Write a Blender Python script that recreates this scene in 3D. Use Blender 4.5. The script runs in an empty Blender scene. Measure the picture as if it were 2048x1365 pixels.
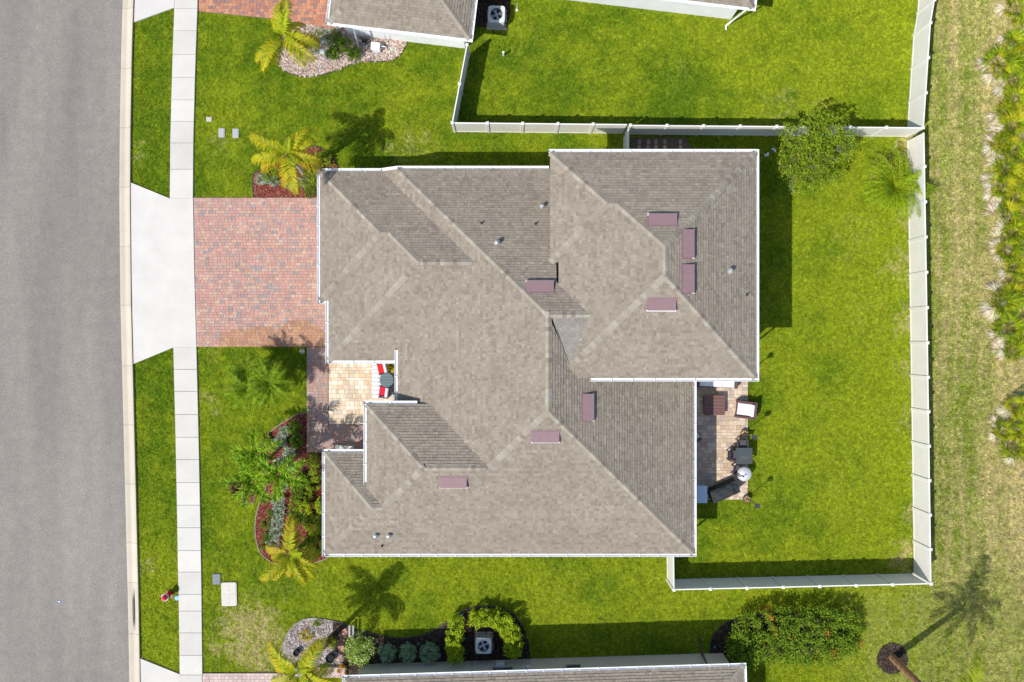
import bpy, math, random
import numpy as np
from mathutils import Vector, Matrix

rnd = random.Random(7)
nrs = np.random.RandomState(7)
SC = bpy.context.scene
COL = SC.collection
R = math.radians

# ------------------------------------------------------------------ camera, light, exposure
CAM_H, FPX = 45.0, 1680.0
cam_data = bpy.data.cameras.new('camera')
cam_data.sensor_width = 36.0
cam_data.lens = FPX / 2048.0 * 36.0
cam_data.clip_end = 2000.0
cam = bpy.data.objects.new('camera', cam_data)
cam.location = (0, 0, CAM_H)
COL.objects.link(cam)
SC.camera = cam

SUN_TO = Vector((-0.617, -0.48, 1.0)).normalized()      # towards the sun
world = bpy.data.worlds.new('World')
SC.world = world
world.use_nodes = True
wn = world.node_tree
sky = wn.nodes.new('ShaderNodeTexSky')
sky.sky_type = 'NISHITA'
sky.sun_disc = False
sky.sun_elevation = math.asin(SUN_TO.z)
sky.sun_rotation = math.atan2(SUN_TO.x, SUN_TO.y)
wn.nodes['Background'].inputs['Strength'].default_value = 0.15
wn.links.new(sky.outputs[0], wn.nodes['Background'].inputs['Color'])
sd = bpy.data.lights.new('sun', 'SUN')
sd.energy = 4.5
sd.angle = R(0.5)
sd.color = (1.0, 0.95, 0.88)
sun = bpy.data.objects.new('sun', sd)
sun.rotation_euler = (-SUN_TO).to_track_quat('-Z', 'Y').to_euler()
sun.location = (-40, -30, 60)
COL.objects.link(sun)
SC.view_settings.view_transform = 'Standard'
SC.view_settings.look = 'None'
SC.view_settings.exposure = 0.2
SC.view_settings.gamma = 1.0
SC.view_settings.use_curve_mapping = False
SC.render.engine = 'CYCLES'
SC.cycles.max_bounces = 5
SC.cycles.diffuse_bounces = 3

# ------------------------------------------------------------------ helpers
def at(px, py, z=0.0):
    """ground plan position of something seen at photo pixel px,py and standing z metres high"""
    k = (CAM_H - z) / FPX
    return ((px - 1024.0) * k, (682.5 - py) * k)

def at3(px, py, z=0.0):
    a = at(px, py, z)
    return Vector((a[0], a[1], z))

MATS = {}
def N(nt, t, **kw):
    n = nt.nodes.new(t)
    for k, v in kw.items():
        setattr(n, k, v)
    return n

def material(name, color, rough=0.7, var=0.12, scale=6.0, bump=0.0, bscale=40.0, metallic=0.0,
             vcol=False, trans=0.0, fine=0.0, spec=0.5, coat=0.0, rndvar=0.0):
    """one procedural material: colour (times vertex colour) broken up by two noises, bump"""
    if name in MATS:
        return MATS[name]
    m = bpy.data.materials.new(name)
    m.use_nodes = True
    nt = m.node_tree
    L = nt.links.new
    b = nt.nodes['Principled BSDF']
    b.inputs['Roughness'].default_value = rough
    b.inputs['Metallic'].default_value = metallic
    b.inputs['Specular IOR Level'].default_value = spec
    geo = N(nt, 'ShaderNodeNewGeometry')
    n1 = N(nt, 'ShaderNodeTexNoise')
    n1.inputs['Scale'].default_value = scale
    n1.inputs['Detail'].default_value = 4.0
    n1.inputs['Roughness'].default_value = 0.6
    L(geo.outputs['Position'], n1.inputs['Vector'])
    mr = N(nt, 'ShaderNodeMapRange')
    mr.inputs['From Min'].default_value = 0.25
    mr.inputs['From Max'].default_value = 0.75
    mr.inputs['To Min'].default_value = 1 - var
    mr.inputs['To Max'].default_value = 1 + var
    L(n1.outputs['Fac'], mr.inputs['Value'])
    src = mr.outputs['Result']
    if fine > 0:
        n2 = N(nt, 'ShaderNodeTexNoise')
        n2.inputs['Scale'].default_value = bscale
        n2.inputs['Detail'].default_value = 3.0
        L(geo.outputs['Position'], n2.inputs['Vector'])
        m2 = N(nt, 'ShaderNodeMapRange')
        m2.inputs['From Min'].default_value = 0.3
        m2.inputs['From Max'].default_value = 0.7
        m2.inputs['To Min'].default_value = 1 - fine
        m2.inputs['To Max'].default_value = 1 + fine
        L(n2.outputs['Fac'], m2.inputs['Value'])
        mu = N(nt, 'ShaderNodeMath', operation='MULTIPLY')
        L(src, mu.inputs[0]); L(m2.outputs['Result'], mu.inputs[1])
        src = mu.outputs[0]
    if rndvar > 0:
        oi = N(nt, 'ShaderNodeObjectInfo')
        m3 = N(nt, 'ShaderNodeMapRange')
        m3.inputs['To Min'].default_value = 1 - rndvar
        m3.inputs['To Max'].default_value = 1 + rndvar
        L(oi.outputs['Random'], m3.inputs['Value'])
        mu = N(nt, 'ShaderNodeMath', operation='MULTIPLY')
        L(src, mu.inputs[0]); L(m3.outputs['Result'], mu.inputs[1])
        src = mu.outputs[0]
    base = N(nt, 'ShaderNodeVectorMath', operation='SCALE')
    if vcol:
        vc = N(nt, 'ShaderNodeVertexColor', layer_name='Col')
        mx = N(nt, 'ShaderNodeVectorMath', operation='MULTIPLY')
        L(vc.outputs['Color'], mx.inputs[0])
        mx.inputs[1].default_value = color
        L(mx.outputs[0], base.inputs[0])
    else:
        base.inputs[0].default_value = color
    L(src, base.inputs['Scale'])
    L(base.outputs[0], b.inputs['Base Color'])
    if bump > 0:
        nb = N(nt, 'ShaderNodeTexNoise')
        nb.inputs['Scale'].default_value = bscale
        nb.inputs['Detail'].default_value = 4.0
        L(geo.outputs['Position'], nb.inputs['Vector'])
        bp = N(nt, 'ShaderNodeBump')
        bp.inputs['Strength'].default_value = min(1.0, bump)
        bp.inputs['Distance'].default_value = 0.02
        L(nb.outputs['Fac'], bp.inputs['Height'])
        L(bp.outputs[0], b.inputs['Normal'])
    if trans > 0:
        tr = N(nt, 'ShaderNodeBsdfTranslucent')
        L(base.outputs[0], tr.inputs['Color'])
        ms = N(nt, 'ShaderNodeMixShader')
        ms.inputs[0].default_value = trans
        out = nt.nodes['Material Output']
        L(b.outputs[0], ms.inputs[1]); L(tr.outputs[0], ms.inputs[2])
        L(ms.outputs[0], out.inputs['Surface'])
    MATS[name] = m
    return m

class MB:
    """collects faces (with a colour each) and links them as ONE mesh object"""
    def __init__(s):
        s.v = []; s.f = []; s.c = []
    def face(s, pts, c=(1, 1, 1)):
        i = len(s.v)
        s.v.extend([tuple(p) for p in pts])
        s.f.append(tuple(range(i, i + len(pts))))
        s.c.append(c)
    def add(s, vs, fs, c=(1, 1, 1)):
        i = len(s.v)
        s.v.extend([tuple(p) for p in vs])
        for f in fs:
            s.f.append(tuple(j + i for j in f)); s.c.append(c)
    def box(s, cx, cy, cz, sx, sy, sz, rz=0.0, c=(1, 1, 1), bev=0.0, M=None):
        """box centred on cx,cy with its bottom at cz; bev draws the top face in"""
        hx, hy = sx / 2, sy / 2
        b = bev
        vs = [(-hx, -hy, 0), (hx, -hy, 0), (hx, hy, 0), (-hx, hy, 0)]
        if b > 0:
            vs += [(-hx, -hy, sz - b), (hx, -hy, sz - b), (hx, hy, sz - b), (-hx, hy, sz - b),
                   (-hx + b, -hy + b, sz), (hx - b, -hy + b, sz), (hx - b, hy - b, sz), (-hx + b, hy - b, sz)]
            fs = [(3, 2, 1, 0), (0, 1, 5, 4), (1, 2, 6, 5), (2, 3, 7, 6), (3, 0, 4, 7),
                  (4, 5, 9, 8), (5, 6, 10, 9), (6, 7, 11, 10), (7, 4, 8, 11), (8, 9, 10, 11)]
        else:
            vs += [(-hx, -hy, sz), (hx, -hy, sz), (hx, hy, sz), (-hx, hy, sz)]
            fs = [(3, 2, 1, 0), (0, 1, 5, 4), (1, 2, 6, 5), (2, 3, 7, 6), (3, 0, 4, 7), (4, 5, 6, 7)]
        ca, sa = math.cos(rz), math.sin(rz)
        out = [Vector((cx + x * ca - y * sa, cy + x * sa + y * ca, cz + z)) for x, y, z in vs]
        if M is not None:
            out = [M @ p for p in out]
        s.add(out, fs, c)
    def prism(s, poly, z0, z1, c=(1, 1, 1), inset=0.0):
        n = len(poly)
        vs = [(p[0], p[1], z0) for p in poly] + [(p[0], p[1], z1) for p in poly]
        fs = [tuple(range(n, 2 * n)), tuple(range(n - 1, -1, -1))]
        fs += [(i, (i + 1) % n, n + (i + 1) % n, n + i) for i in range(n)]
        s.add(vs, fs, c)
    def tube(s, pts, r, seg=8, c=(1, 1, 1), cap=True):
        pts = [Vector(p) for p in pts]
        rs = r if isinstance(r, (list, tuple)) else [r] * len(pts)
        base = len(s.v)
        for i, p in enumerate(pts):
            t = (pts[min(i + 1, len(pts) - 1)] - pts[max(i - 1, 0)]).normalized()
            a = Vector((1, 0, 0)) if abs(t.x) < 0.8 else Vector((0, 1, 0))
            u = t.cross(a).normalized(); w = t.cross(u)
            for k in range(seg):
                an = 2 * math.pi * k / seg
                s.v.append(tuple(p + (u * math.cos(an) + w * math.sin(an)) * rs[i]))
        for i in range(len(pts) - 1):
            for k in range(seg):
                k2 = (k + 1) % seg
                s.f.append((base + i * seg + k, base + i * seg + k2, base + (i + 1) * seg + k2, base + (i + 1) * seg + k))
                s.c.append(c)
        if cap:
            s.f.append(tuple(base + k for k in range(seg))); s.c.append(c)
            s.f.append(tuple(base + (len(pts) - 1) * seg + k for k in range(seg - 1, -1, -1))); s.c.append(c)
    def lathe(s, prof, cx=0, cy=0, seg=20, c=(1, 1, 1)):
        """prof: list of (radius, z)"""
        base = len(s.v)
        for r_, z_ in prof:
            for k in range(seg):
                an = 2 * math.pi * k / seg
                s.v.append((cx + r_ * math.cos(an), cy + r_ * math.sin(an), z_))
        for i in range(len(prof) - 1):
            for k in range(seg):
                k2 = (k + 1) % seg
                s.f.append((base + i * seg + k, base + i * seg + k2, base + (i + 1) * seg + k2, base + (i + 1) * seg + k))
                s.c.append(c)
        s.f.append(tuple(base + (len(prof) - 1) * seg + k for k in range(seg))); s.c.append(c)
    def mesh(s, name, mat, smooth=False):
        me = bpy.data.meshes.new(name)
        me.from_pydata(s.v, [], s.f)
        me.materials.append(mat)
        cols = np.ones((len(me.loops), 4), dtype=np.float32)
        tot = np.array([len(f) for f in s.f])
        if len(tot):
            ca = np.array([tuple(c) for c in s.c], dtype=np.float32)
            cols[:, :3] = np.repeat(ca, tot, axis=0)
        at_ = me.color_attributes.new('Col', 'FLOAT_COLOR', 'CORNER')
        at_.data.foreach_set('color', cols.ravel())
        if smooth:
            me.polygons.foreach_set('use_smooth', [True] * len(me.polygons))
        me.update()
        return me
    def build(s, name, mat, parent=None, smooth=False, loc=None):
        return link(name, s.mesh(name, mat, smooth), parent, loc)

def link(name, me, parent=None, loc=None, M=None):
    o = bpy.data.objects.new(name, me)
    COL.objects.link(o)
    if parent is not None:
        o.parent = parent
    if M is not None:
        o.matrix_local = M
    elif loc is not None:
        o.location = loc
    return o

def tag(o, label=None, cat=None, group=None, kind=None):
    if label: o['label'] = label
    if cat: o['category'] = cat
    if group: o['group'] = group
    if kind: o['kind'] = kind
    return o

def thing(name, label, cat, loc=(0, 0, 0), rz=0.0, group=None):
    o = bpy.data.objects.new(name, None)
    o.empty_display_size = 0.3
    COL.objects.link(o)
    o.location = (loc[0], loc[1], loc[2] if len(loc) > 2 else 0.0)
    o.rotation_euler = (0, 0, rz)
    return tag(o, label, cat, group)

def copy_tree(o, parent=None):
    c = o.copy()
    COL.objects.link(c)
    if parent is not None:
        c.parent = parent
    for ch in list(o.children):
        copy_tree(ch, c)
    return c

def structure(name, mb, mat, parent=None):
    o = mb.build(name, mat, parent)
    if parent is None:
        o['kind'] = 'structure'
    return o

def clip_poly(poly, a, b, c):
    """keep a*x+b*y<=c"""
    out = []
    n = len(poly)
    for i in range(n):
        p, q = poly[i], poly[(i + 1) % n]
        dp = a * p[0] + b * p[1] - c
        dq = a * q[0] + b * q[1] - c
        if dp <= 0: out.append(p)
        if (dp < 0 < dq) or (dq < 0 < dp):
            t = dp / (dp - dq)
            out.append((p[0] + (q[0] - p[0]) * t, p[1] + (q[1] - p[1]) * t))
    return out

def clip_rect(poly, x0, x1, y0, y1):
    for h in ((-1, 0, -x0), (1, 0, x1), (0, -1, -y0), (0, 1, y1)):
        poly = clip_poly(poly, *h)
        if len(poly) < 3: return []
    return poly

def area(poly):
    return 0.5 * abs(sum(poly[i][0] * poly[(i + 1) % len(poly)][1] - poly[(i + 1) % len(poly)][0] * poly[i][1] for i in range(len(poly))))

def inside(P, poly):
    """numpy point in polygon, P is Nx2"""
    x, y = P[:, 0], P[:, 1]
    res = np.zeros(len(P), bool)
    n = len(poly)
    for i in range(n):
        x1, y1 = poly[i]; x2, y2 = poly[(i + 1) % n]
        if y1 == y2: continue
        cond = ((y1 > y) != (y2 > y)) & (x < (x2 - x1) * (y - y1) / (y2 - y1) + x1)
        res ^= cond
    return res

def smooth_curve(pts, n=6, closed=True):
    """Catmull-Rom through the points"""
    out = []
    m = len(pts)
    rng = range(m) if closed else range(m - 1)
    for i in rng:
        p0 = pts[(i - 1) % m] if closed or i > 0 else pts[0]
        p1 = pts[i]; p2 = pts[(i + 1) % m]
        p3 = pts[(i + 2) % m] if closed or i + 2 < m else pts[-1]
        for k in range(n):
            t = k / n
            out.append(tuple(0.5 * ((2 * p1[j]) + (-p0[j] + p2[j]) * t + (2 * p0[j] - 5 * p1[j] + 4 * p2[j] - p3[j]) * t * t
                                    + (-p0[j] + 3 * p1[j] - 3 * p2[j] + p3[j]) * t ** 3) for j in range(2)))
    if not closed: out.append(tuple(pts[-1][:2]))
    return out

def G(*pts):
    return [at(*p) for p in pts]

def scatter(name, pts, src_mesh, smin, smax, label, cat, tilt=0.3, kind='stuff'):
    """real instanced pieces of stuff on the given points (geometry nodes)"""
    src = bpy.data.objects.new(name + '_source', src_mesh)
    me = bpy.data.meshes.new(name)
    me.vertices.add(len(pts))
    me.vertices.foreach_set('co', np.asarray(pts, dtype=np.float32).ravel())
    o = link(name, me)
    tag(o, label, cat, kind=kind)
    me.materials.append(src_mesh.materials[0])
    ng = bpy.data.node_groups.new(name + '_nodes', 'GeometryNodeTree')
    ng.interface.new_socket('Geometry', in_out='INPUT', socket_type='NodeSocketGeometry')
    ng.interface.new_socket('Geometry', in_out='OUTPUT', socket_type='NodeSocketGeometry')
    gi = ng.nodes.new('NodeGroupInput'); go = ng.nodes.new('NodeGroupOutput')
    iop = ng.nodes.new('GeometryNodeInstanceOnPoints')
    oi = ng.nodes.new('GeometryNodeObjectInfo'); oi.inputs['Object'].default_value = src
    rv = ng.nodes.new('FunctionNodeRandomValue'); rv.data_type = 'FLOAT_VECTOR'
    rv.inputs[0].default_value = (-tilt, -tilt, 0); rv.inputs[1].default_value = (tilt, tilt, 6.283)
    rs = ng.nodes.new('FunctionNodeRandomValue'); rs.data_type = 'FLOAT'
    rs.inputs[2].default_value = smin; rs.inputs[3].default_value = smax
    rs.inputs['Seed'].default_value = 3
    ng.links.new(gi.outputs[0], iop.inputs['Points'])
    ng.links.new(oi.outputs['Geometry'], iop.inputs['Instance'])
    ng.links.new(rv.outputs[0], iop.inputs['Rotation'])
    ng.links.new(rs.outputs[1], iop.inputs['Scale'])
    ng.links.new(iop.outputs[0], go.inputs[0])
    md = o.modifiers.new('scatter', 'NODES'); md.node_group = ng
    return o

def random_in(poly, density):
    xs = [p[0] for p in poly]; ys = [p[1] for p in poly]
    n = int((max(xs) - min(xs)) * (max(ys) - min(ys)) * density)
    P = np.stack([nrs.uniform(min(xs), max(xs), n), nrs.uniform(min(ys), max(ys), n)], 1)
    return P[inside(P, poly)]

# ------------------------------------------------------------------ materials
M_WHITE = material('white_metal', (0.80, 0.81, 0.82), 0.35, 0.04, 3.0)
M_FENCE = material('cream_vinyl', (0.74, 0.72, 0.67), 0.45, 0.05, 1.2, fine=0.03)
M_STUCCO = material('stucco', (1, 1, 1), 0.85, 0.06, 1.5, bump=0.4, bscale=60, vcol=True)
M_SHINGLE = material('asphalt_shingle', (1, 1, 1), 0.92, 0.10, 0.9, bump=0.4, bscale=120, vcol=True, fine=0.10, spec=0.08)
M_MEMBRANE = material('roof_membrane', (0.225, 0.207, 0.18), 0.85, 0.22, 2.6, bump=0.5, bscale=14, spec=0.1, fine=0.15)
M_PAVER = material('paver', (1, 1, 1), 0.85, 0.10, 1.2, bump=0.4, bscale=90, vcol=True, fine=0.12, spec=0.25)
M_SAND = material('joint_sand', (0.27, 0.20, 0.16), 0.95, 0.2, 6.0, bump=0.3, bscale=80, spec=0.1)
M_CONC = material('concrete', (1, 1, 1), 0.88, 0.07, 0.9, bump=0.25, bscale=70, vcol=True, fine=0.06, spec=0.25)
M_VENT = material('mauve_vent_metal', (0.215, 0.135, 0.142), 0.6, 0.08, 6.0, fine=0.04)
M_DARK = material('dark_metal', (0.03, 0.03, 0.035), 0.45, 0.1, 8.0)
M_GALV = material('galvanised_metal', (0.55, 0.57, 0.58), 0.35, 0.08, 8.0, metallic=0.6)
M_PLAIN = material('painted_parts', (1, 1, 1), 0.6, 0.06, 5.0, vcol=True, fine=0.05, bscale=60)
M_GLASS = material('window_glass', (0.03, 0.05, 0.055), 0.08, 0.05, 2.0)
M_FABRIC = material('fabric', (1, 1, 1), 0.9, 0.06, 9.0, bump=0.3, bscale=120, vcol=True, spec=0.2)
M_LEAF = material('leaf', (1.12, 1.12, 0.95), 0.6, 0.12, 3.0, vcol=True, trans=0.3, spec=0.15)
M_PALM = material('palm_leaf', (1.4, 1.32, 0.8), 0.6, 0.10, 3.0, vcol=True, trans=0.28, spec=0.15, rndvar=0.14)
M_BARK = material('bark', (1, 1, 1), 0.9, 0.2, 8.0, bump=0.8, bscale=25, vcol=True, fine=0.2, spec=0.15)
M_STONE = material('stone', (1, 1, 1), 0.85, 0.15, 8.0, bump=0.6, bscale=30, vcol=True, fine=0.15, rndvar=0.0)

def grass_material(name, gain=1.0, blades=False):
    m = bpy.data.materials.new(name)
    m.use_nodes = True
    nt = m.node_tree; L = nt.links.new
    b = nt.nodes['Principled BSDF']
    b.inputs['Roughness'].default_value = 0.75
    b.inputs['Specular IOR Level'].default_value = 0.05
    geo = N(nt, 'ShaderNodeNewGeometry')
    sep = N(nt, 'ShaderNodeSeparateXYZ'); L(geo.outputs['Position'], sep.inputs[0])
    def noise(scale, det=4.0, rough=0.6, stretch=None):
        n = N(nt, 'ShaderNodeTexNoise')
        n.inputs['Scale'].default_value = scale
        n.inputs['Detail'].default_value = det
        n.inputs['Roughness'].default_value = rough
        if stretch:
            mp = N(nt, 'ShaderNodeMapping'); mp.inputs['Scale'].default_value = stretch
            L(geo.outputs['Position'], mp.inputs[0]); L(mp.outputs[0], n.inputs['Vector'])
        else:
            L(geo.outputs['Position'], n.inputs['Vector'])
        return n.outputs['Fac']
    def mrange(v, a, b_, c=0.0, d=1.0, smooth=True):
        r = N(nt, 'ShaderNodeMapRange', interpolation_type='SMOOTHSTEP' if smooth else 'LINEAR')
        L(v, r.inputs['Value'])
        r.inputs['From Min'].default_value = a; r.inputs['From Max'].default_value = b_
        r.inputs['To Min'].default_value = c; r.inputs['To Max'].default_value = d
        return r.outputs['Result']
    def math_(op, a, b_=None, clamp=False):
        n = N(nt, 'ShaderNodeMath', operation=op); n.use_clamp = clamp
        for i, q in enumerate((a, b_)):
            if q is None: continue
            if isinstance(q, (int, float)): n.inputs[i].default_value = q
            else: L(q, n.inputs[i])
        return n.outputs[0]
    def mix(f, a, b_):
        n = N(nt, 'ShaderNodeMix', data_type='RGBA')
        L(f, n.inputs[0])
        for i, q in ((6, a), (7, b_)):
            if isinstance(q, tuple): n.inputs[i].default_value = (*q, 1)
            else: L(q, n.inputs[i])
        return n.outputs[2]
    x_ = sep.outputs['X']; y_ = sep.outputs['Y']
    big = noise(0.28, 3.0); mid = noise(1.3, 5.0, 0.7); fin = noise(9.0, 4.0, 0.7)
    yard = math_('MAXIMUM', mrange(x_, 11.0, 17.0, 0.0, 0.09), mrange(y_, -10.5, -12.0, 0.0, 0.07))
    lush = mix(mrange(math_('ADD', math_('ADD', math_('MULTIPLY', big, 0.6), math_('MULTIPLY', mid, 0.4)), yard), 0.38, 0.62),
               (0.092, 0.178, 0.006), (0.245, 0.310, 0.012))
    lush = mix(mrange(fin, 0.45, 0.75, 0.0, 0.55), lush, (0.34, 0.36, 0.05))
    # dryness: field beyond the fence, wheel tracks along it, worn patches
    x = sep.outputs['X']; y = sep.outputs['Y']
    field = mrange(x, 21.8, 22.8)
    south = math_('MULTIPLY', mrange(y, -12.6, -14.0), mrange(x, 16.0, 23.0))
    field = math_('MAXIMUM', math_('MULTIPLY', field, mrange(y, -16.0, -9.0, 0.55, 1.0)), math_('MULTIPLY', south, 0.5))
    streak = noise(1.0, 4.0, 0.6, (1.5, 0.10, 1.0))
    scrub = mrange(x, 24.6, 27.0, 0.0, 0.12)
    dry_f = math_('ADD', math_('ADD', math_('ADD', math_('MULTIPLY', streak, 0.55), math_('MULTIPLY', mid, 0.45)), math_('MULTIPLY', fin, 0.6)), scrub)
    dry = math_('MULTIPLY', field, mrange(dry_f, 0.64, 0.98))
    blobs = [(-14.0, -15.6, 2.1, 0.62), (-13.2, -16.9, 1.6, 0.6), (-15.4, -16.2, 1.0, 0.45), (-14.9, -14.6, 0.8, 0.5),
             (21.4, 10.6, 1.0, 0.9), (20.6, 9.0, 1.6, 0.42), (21.2, 4.0, 1.6, 0.5), (21.3, -1.5, 1.2, 0.45), (20.9, -11.5, 0.9, 0.8),
             (21.7, -7.0, 0.7, 0.6), (18.3, 5.6, 1.6, 0.28), (14.4, 12.2, 1.7, 0.33), (9.0, 14.4, 1.2, 0.25), (-20.3, 10.0, 1.0, 0.42), (21.2, 6.6, 1.0, 0.55), (21.2, 1.2, 1.0, 0.6), (21.3, -4.2, 0.9, 0.5), (21.4, -9.4, 0.8, 0.5),
             (-5.4, 10.3, 1.7, 0.40), (-16.3, -3.1, 1.0, 0.38), (-16.2, -0.6, 0.8, 0.35), (-15.6, 10.6, 0.9, 0.3), (-19.8, -12.2, 0.8, 0.5),
             (-20.0, -17.0, 0.6, 0.45), (-12.9, -13.3, 1.6, 0.22), (-10.5, -13.0, 1.5, 0.2), (16.5, 12.3, 1.0, 0.3), (-12.6, 8.7, 0.6, 0.45),
             (19.5, -16.0, 1.5, 0.35), (17.8, -7.5, 2.5, 0.15), (19.5, 1.5, 1.8, 0.2), (3.0, -13.8, 3.0, 0.16), (0.5, 16.0, 1.5, 0.2)]
    wx = math_('MULTIPLY', math_('SUBTRACT', noise(0.9, 5.0, 0.7), 0.5), 3.2); wy = math_('MULTIPLY', math_('SUBTRACT', noise(1.1, 5.0, 0.7, (1.0, 1.0, 3.0)), 0.5), 3.2)
    xw = math_('ADD', x, wx); yw = math_('ADD', y, wy)
    tot = None
    for bx, by, br, st in blobs:
        dx = math_('SUBTRACT', xw, bx); dy = math_('SUBTRACT', yw, by)
        d = math_('ADD', math_('MULTIPLY', dx, dx), math_('MULTIPLY', dy, dy))
        v = mrange(d, (br * 1.2) ** 2, 0.0, 0.0, st * (0.95 if by < -13 and bx < -11 else 0.72))
        tot = v if tot is None else math_('MAXIMUM', tot, v)
    speck = noise(5.0, 5.0, 0.75)
    patch = math_('MULTIPLY', mrange(tot, 0.0, 0.5), mrange(math_('ADD', math_('ADD', math_('ADD', math_('MULTIPLY', speck, 0.4), math_('MULTIPLY', fin, 0.2)), math_('MULTIPLY', noise(1.9, 5.0, 0.7), 0.45)), math_('MULTIPLY', tot, 0.20)), 0.55, 0.68, 0.0, 0.85), clamp=True)
    spots = math_('MULTIPLY', mrange(mid, 0.56, 0.78), mrange(fin, 0.5, 0.66, 0.0, 0.55))
    dry = math_('MAXIMUM', dry, math_('MAXIMUM', patch, spots))
    straw = mix(fin, (0.44, 0.36, 0.14), (0.56, 0.48, 0.25))
    fgreen = mix(math_('MULTIPLY', field, 0.75), lush, mix(fin, (0.13, 0.22, 0.012), (0.27, 0.31, 0.05)))
    col = mix(dry, fgreen, straw)
    if blades:
        oi = N(nt, 'ShaderNodeObjectInfo')
        hs = N(nt, 'ShaderNodeVectorMath', operation='SCALE')
        L(col, hs.inputs[0]); L(mrange(oi.outputs['Random'], 0.0, 1.0, 0.55 * gain, 1.5 * gain, False), hs.inputs['Scale'])
        L(hs.outputs[0], b.inputs['Base Color'])
        tr = N(nt, 'ShaderNodeBsdfTranslucent'); L(hs.outputs[0], tr.inputs['Color'])
        ms = N(nt, 'ShaderNodeMixShader'); ms.inputs[0].default_value = 0.3
        L(b.outputs[0], ms.inputs[1]); L(tr.outputs[0], ms.inputs[2])
        L(ms.outputs[0], nt.nodes['Material Output'].inputs['Surface'])
    else:
        f2 = noise(45.0, 3.0, 0.7)
        hs = N(nt, 'ShaderNodeVectorMath', operation='SCALE')
        L(col, hs.inputs[0]); L(mrange(f2, 0.3, 0.7, 0.5 * gain, 1.35 * gain, False), hs.inputs['Scale'])
        L(hs.outputs[0], b.inputs['Base Color'])
        bp = N(nt, 'ShaderNodeBump'); bp.inputs['Strength'].default_value = 0.8; bp.inputs['Distance'].default_value = 0.03
        L(f2, bp.inputs['Height']); L(bp.outputs[0], b.inputs['Normal'])
    return m

def asphalt_material():
    m = bpy.data.materials.new('asphalt'); m.use_nodes = True
    nt = m.node_tree; L = nt.links.new; b = nt.nodes['Principled BSDF']
    b.inputs['Roughness'].default_value = 0.9; b.inputs['Specular IOR Level'].default_value = 0.2
    geo = N(nt, 'ShaderNodeNewGeometry')
    def noise(s, d=4.0, st=None):
        n = N(nt, 'ShaderNodeTexNoise'); n.inputs['Scale'].default_value = s; n.inputs['Detail'].default_value = d
        if st:
            mp = N(nt, 'ShaderNodeMapping'); mp.inputs['Scale'].default_value = st
            L(geo.outputs['Position'], mp.inputs[0]); L(mp.outputs[0], n.inputs['Vector'])
        else: L(geo.outputs['Position'], n.inputs['Vector'])
        return n.outputs['Fac']
    r1 = N(nt, 'ShaderNodeValToRGB'); L(noise(32.0, 5.0), r1.inputs[0])
    r1.color_ramp.elements[0].position = 0.3; r1.color_ramp.elements[0].color = (0.142, 0.128, 0.113, 1)
    r1.color_ramp.elements[1].position = 0.7; r1.color_ramp.elements[1].color = (0.305, 0.276, 0.246, 1)
    m1 = N(nt, 'ShaderNodeMapRange'); L(noise(0.5, 4.0, (1.0, 0.12, 1)), m1.inputs[0])
    m1.inputs[1].default_value = 0.3; m1.inputs[2].default_value = 0.7; m1.inputs[3].default_value = 0.84; m1.inputs[4].default_value = 1.13
    m2 = N(nt, 'ShaderNodeMapRange'); L(noise(1.7, 5.0), m2.inputs[0])
    m2.inputs[1].default_value = 0.3; m2.inputs[2].default_value = 0.7; m2.inputs[3].default_value = 0.93; m2.inputs[4].default_value = 1.07
    mu = N(nt, 'ShaderNodeMath', operation='MULTIPLY'); L(m1.outputs[0], mu.inputs[0]); L(m2.outputs[0], mu.inputs[1])
    sc = N(nt, 'ShaderNodeVectorMath', operation='SCALE'); L(r1.outputs[0], sc.inputs[0]); L(mu.outputs[0], sc.inputs['Scale'])
    L(sc.outputs[0], b.inputs['Base Color'])
    bp = N(nt, 'ShaderNodeBump'); bp.inputs['Strength'].default_value = 0.5; bp.inputs['Distance'].default_value = 0.01
    L(noise(60.0, 3.0), bp.inputs['Height']); L(bp.outputs[0], b.inputs['Normal'])
    return m

M_GRASS = grass_material('grass_ground', 0.75)
M_BLADE = grass_material('grass_blades', 1.25, True)
M_ASPHALT = asphalt_material()

# ------------------------------------------------------------------ ground, road, pavement
mb = MB()
mb.face([(-400, -400, 0), (400, -400, 0), (400, 400, 0), (-400, 400, 0)])
structure('lawn', mb, M_GRASS)

curb_in = [(255, -420), (249, -120), (246, 0), (243, 90), (240, 250), (239, 400), (241, 600), (246, 800), (251, 1000), (256, 1200), (259, 1365), (264, 1480), (276, 1800)]
curb_out = [(281, -420), (275, -120), (271, 0), (267, 90), (262, 250), (262, 400), (265, 600), (270, 800), (275, 1000), (279, 1200), (281, 1365), (286, 1480), (299, 1800)]
def curve_at(tbl, py):
    for (x0, y0), (x1, y1) in zip(tbl[:-1], tbl[1:]):
        if y0 <= py <= y1: return x0 + (x1 - x0) * (py - y0) / (y1 - y0)
    return tbl[0][0] if py < tbl[0][1] else tbl[-1][0]
ypx = list(range(-420, 1801, 30))
mb = MB()
for a, b in zip(ypx[:-1], ypx[1:]):
    pa, pb = at(curve_at(curb_in, a), a), at(curve_at(curb_in, b), b)
    mb.face([(-36.5, pb[1], 0.012), (pb[0] + .02, pb[1], 0.012), (pa[0] + .02, pa[1], 0.012), (-36.5, pa[1], 0.012)])
road = structure('road', mb, M_ASPHALT)

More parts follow.
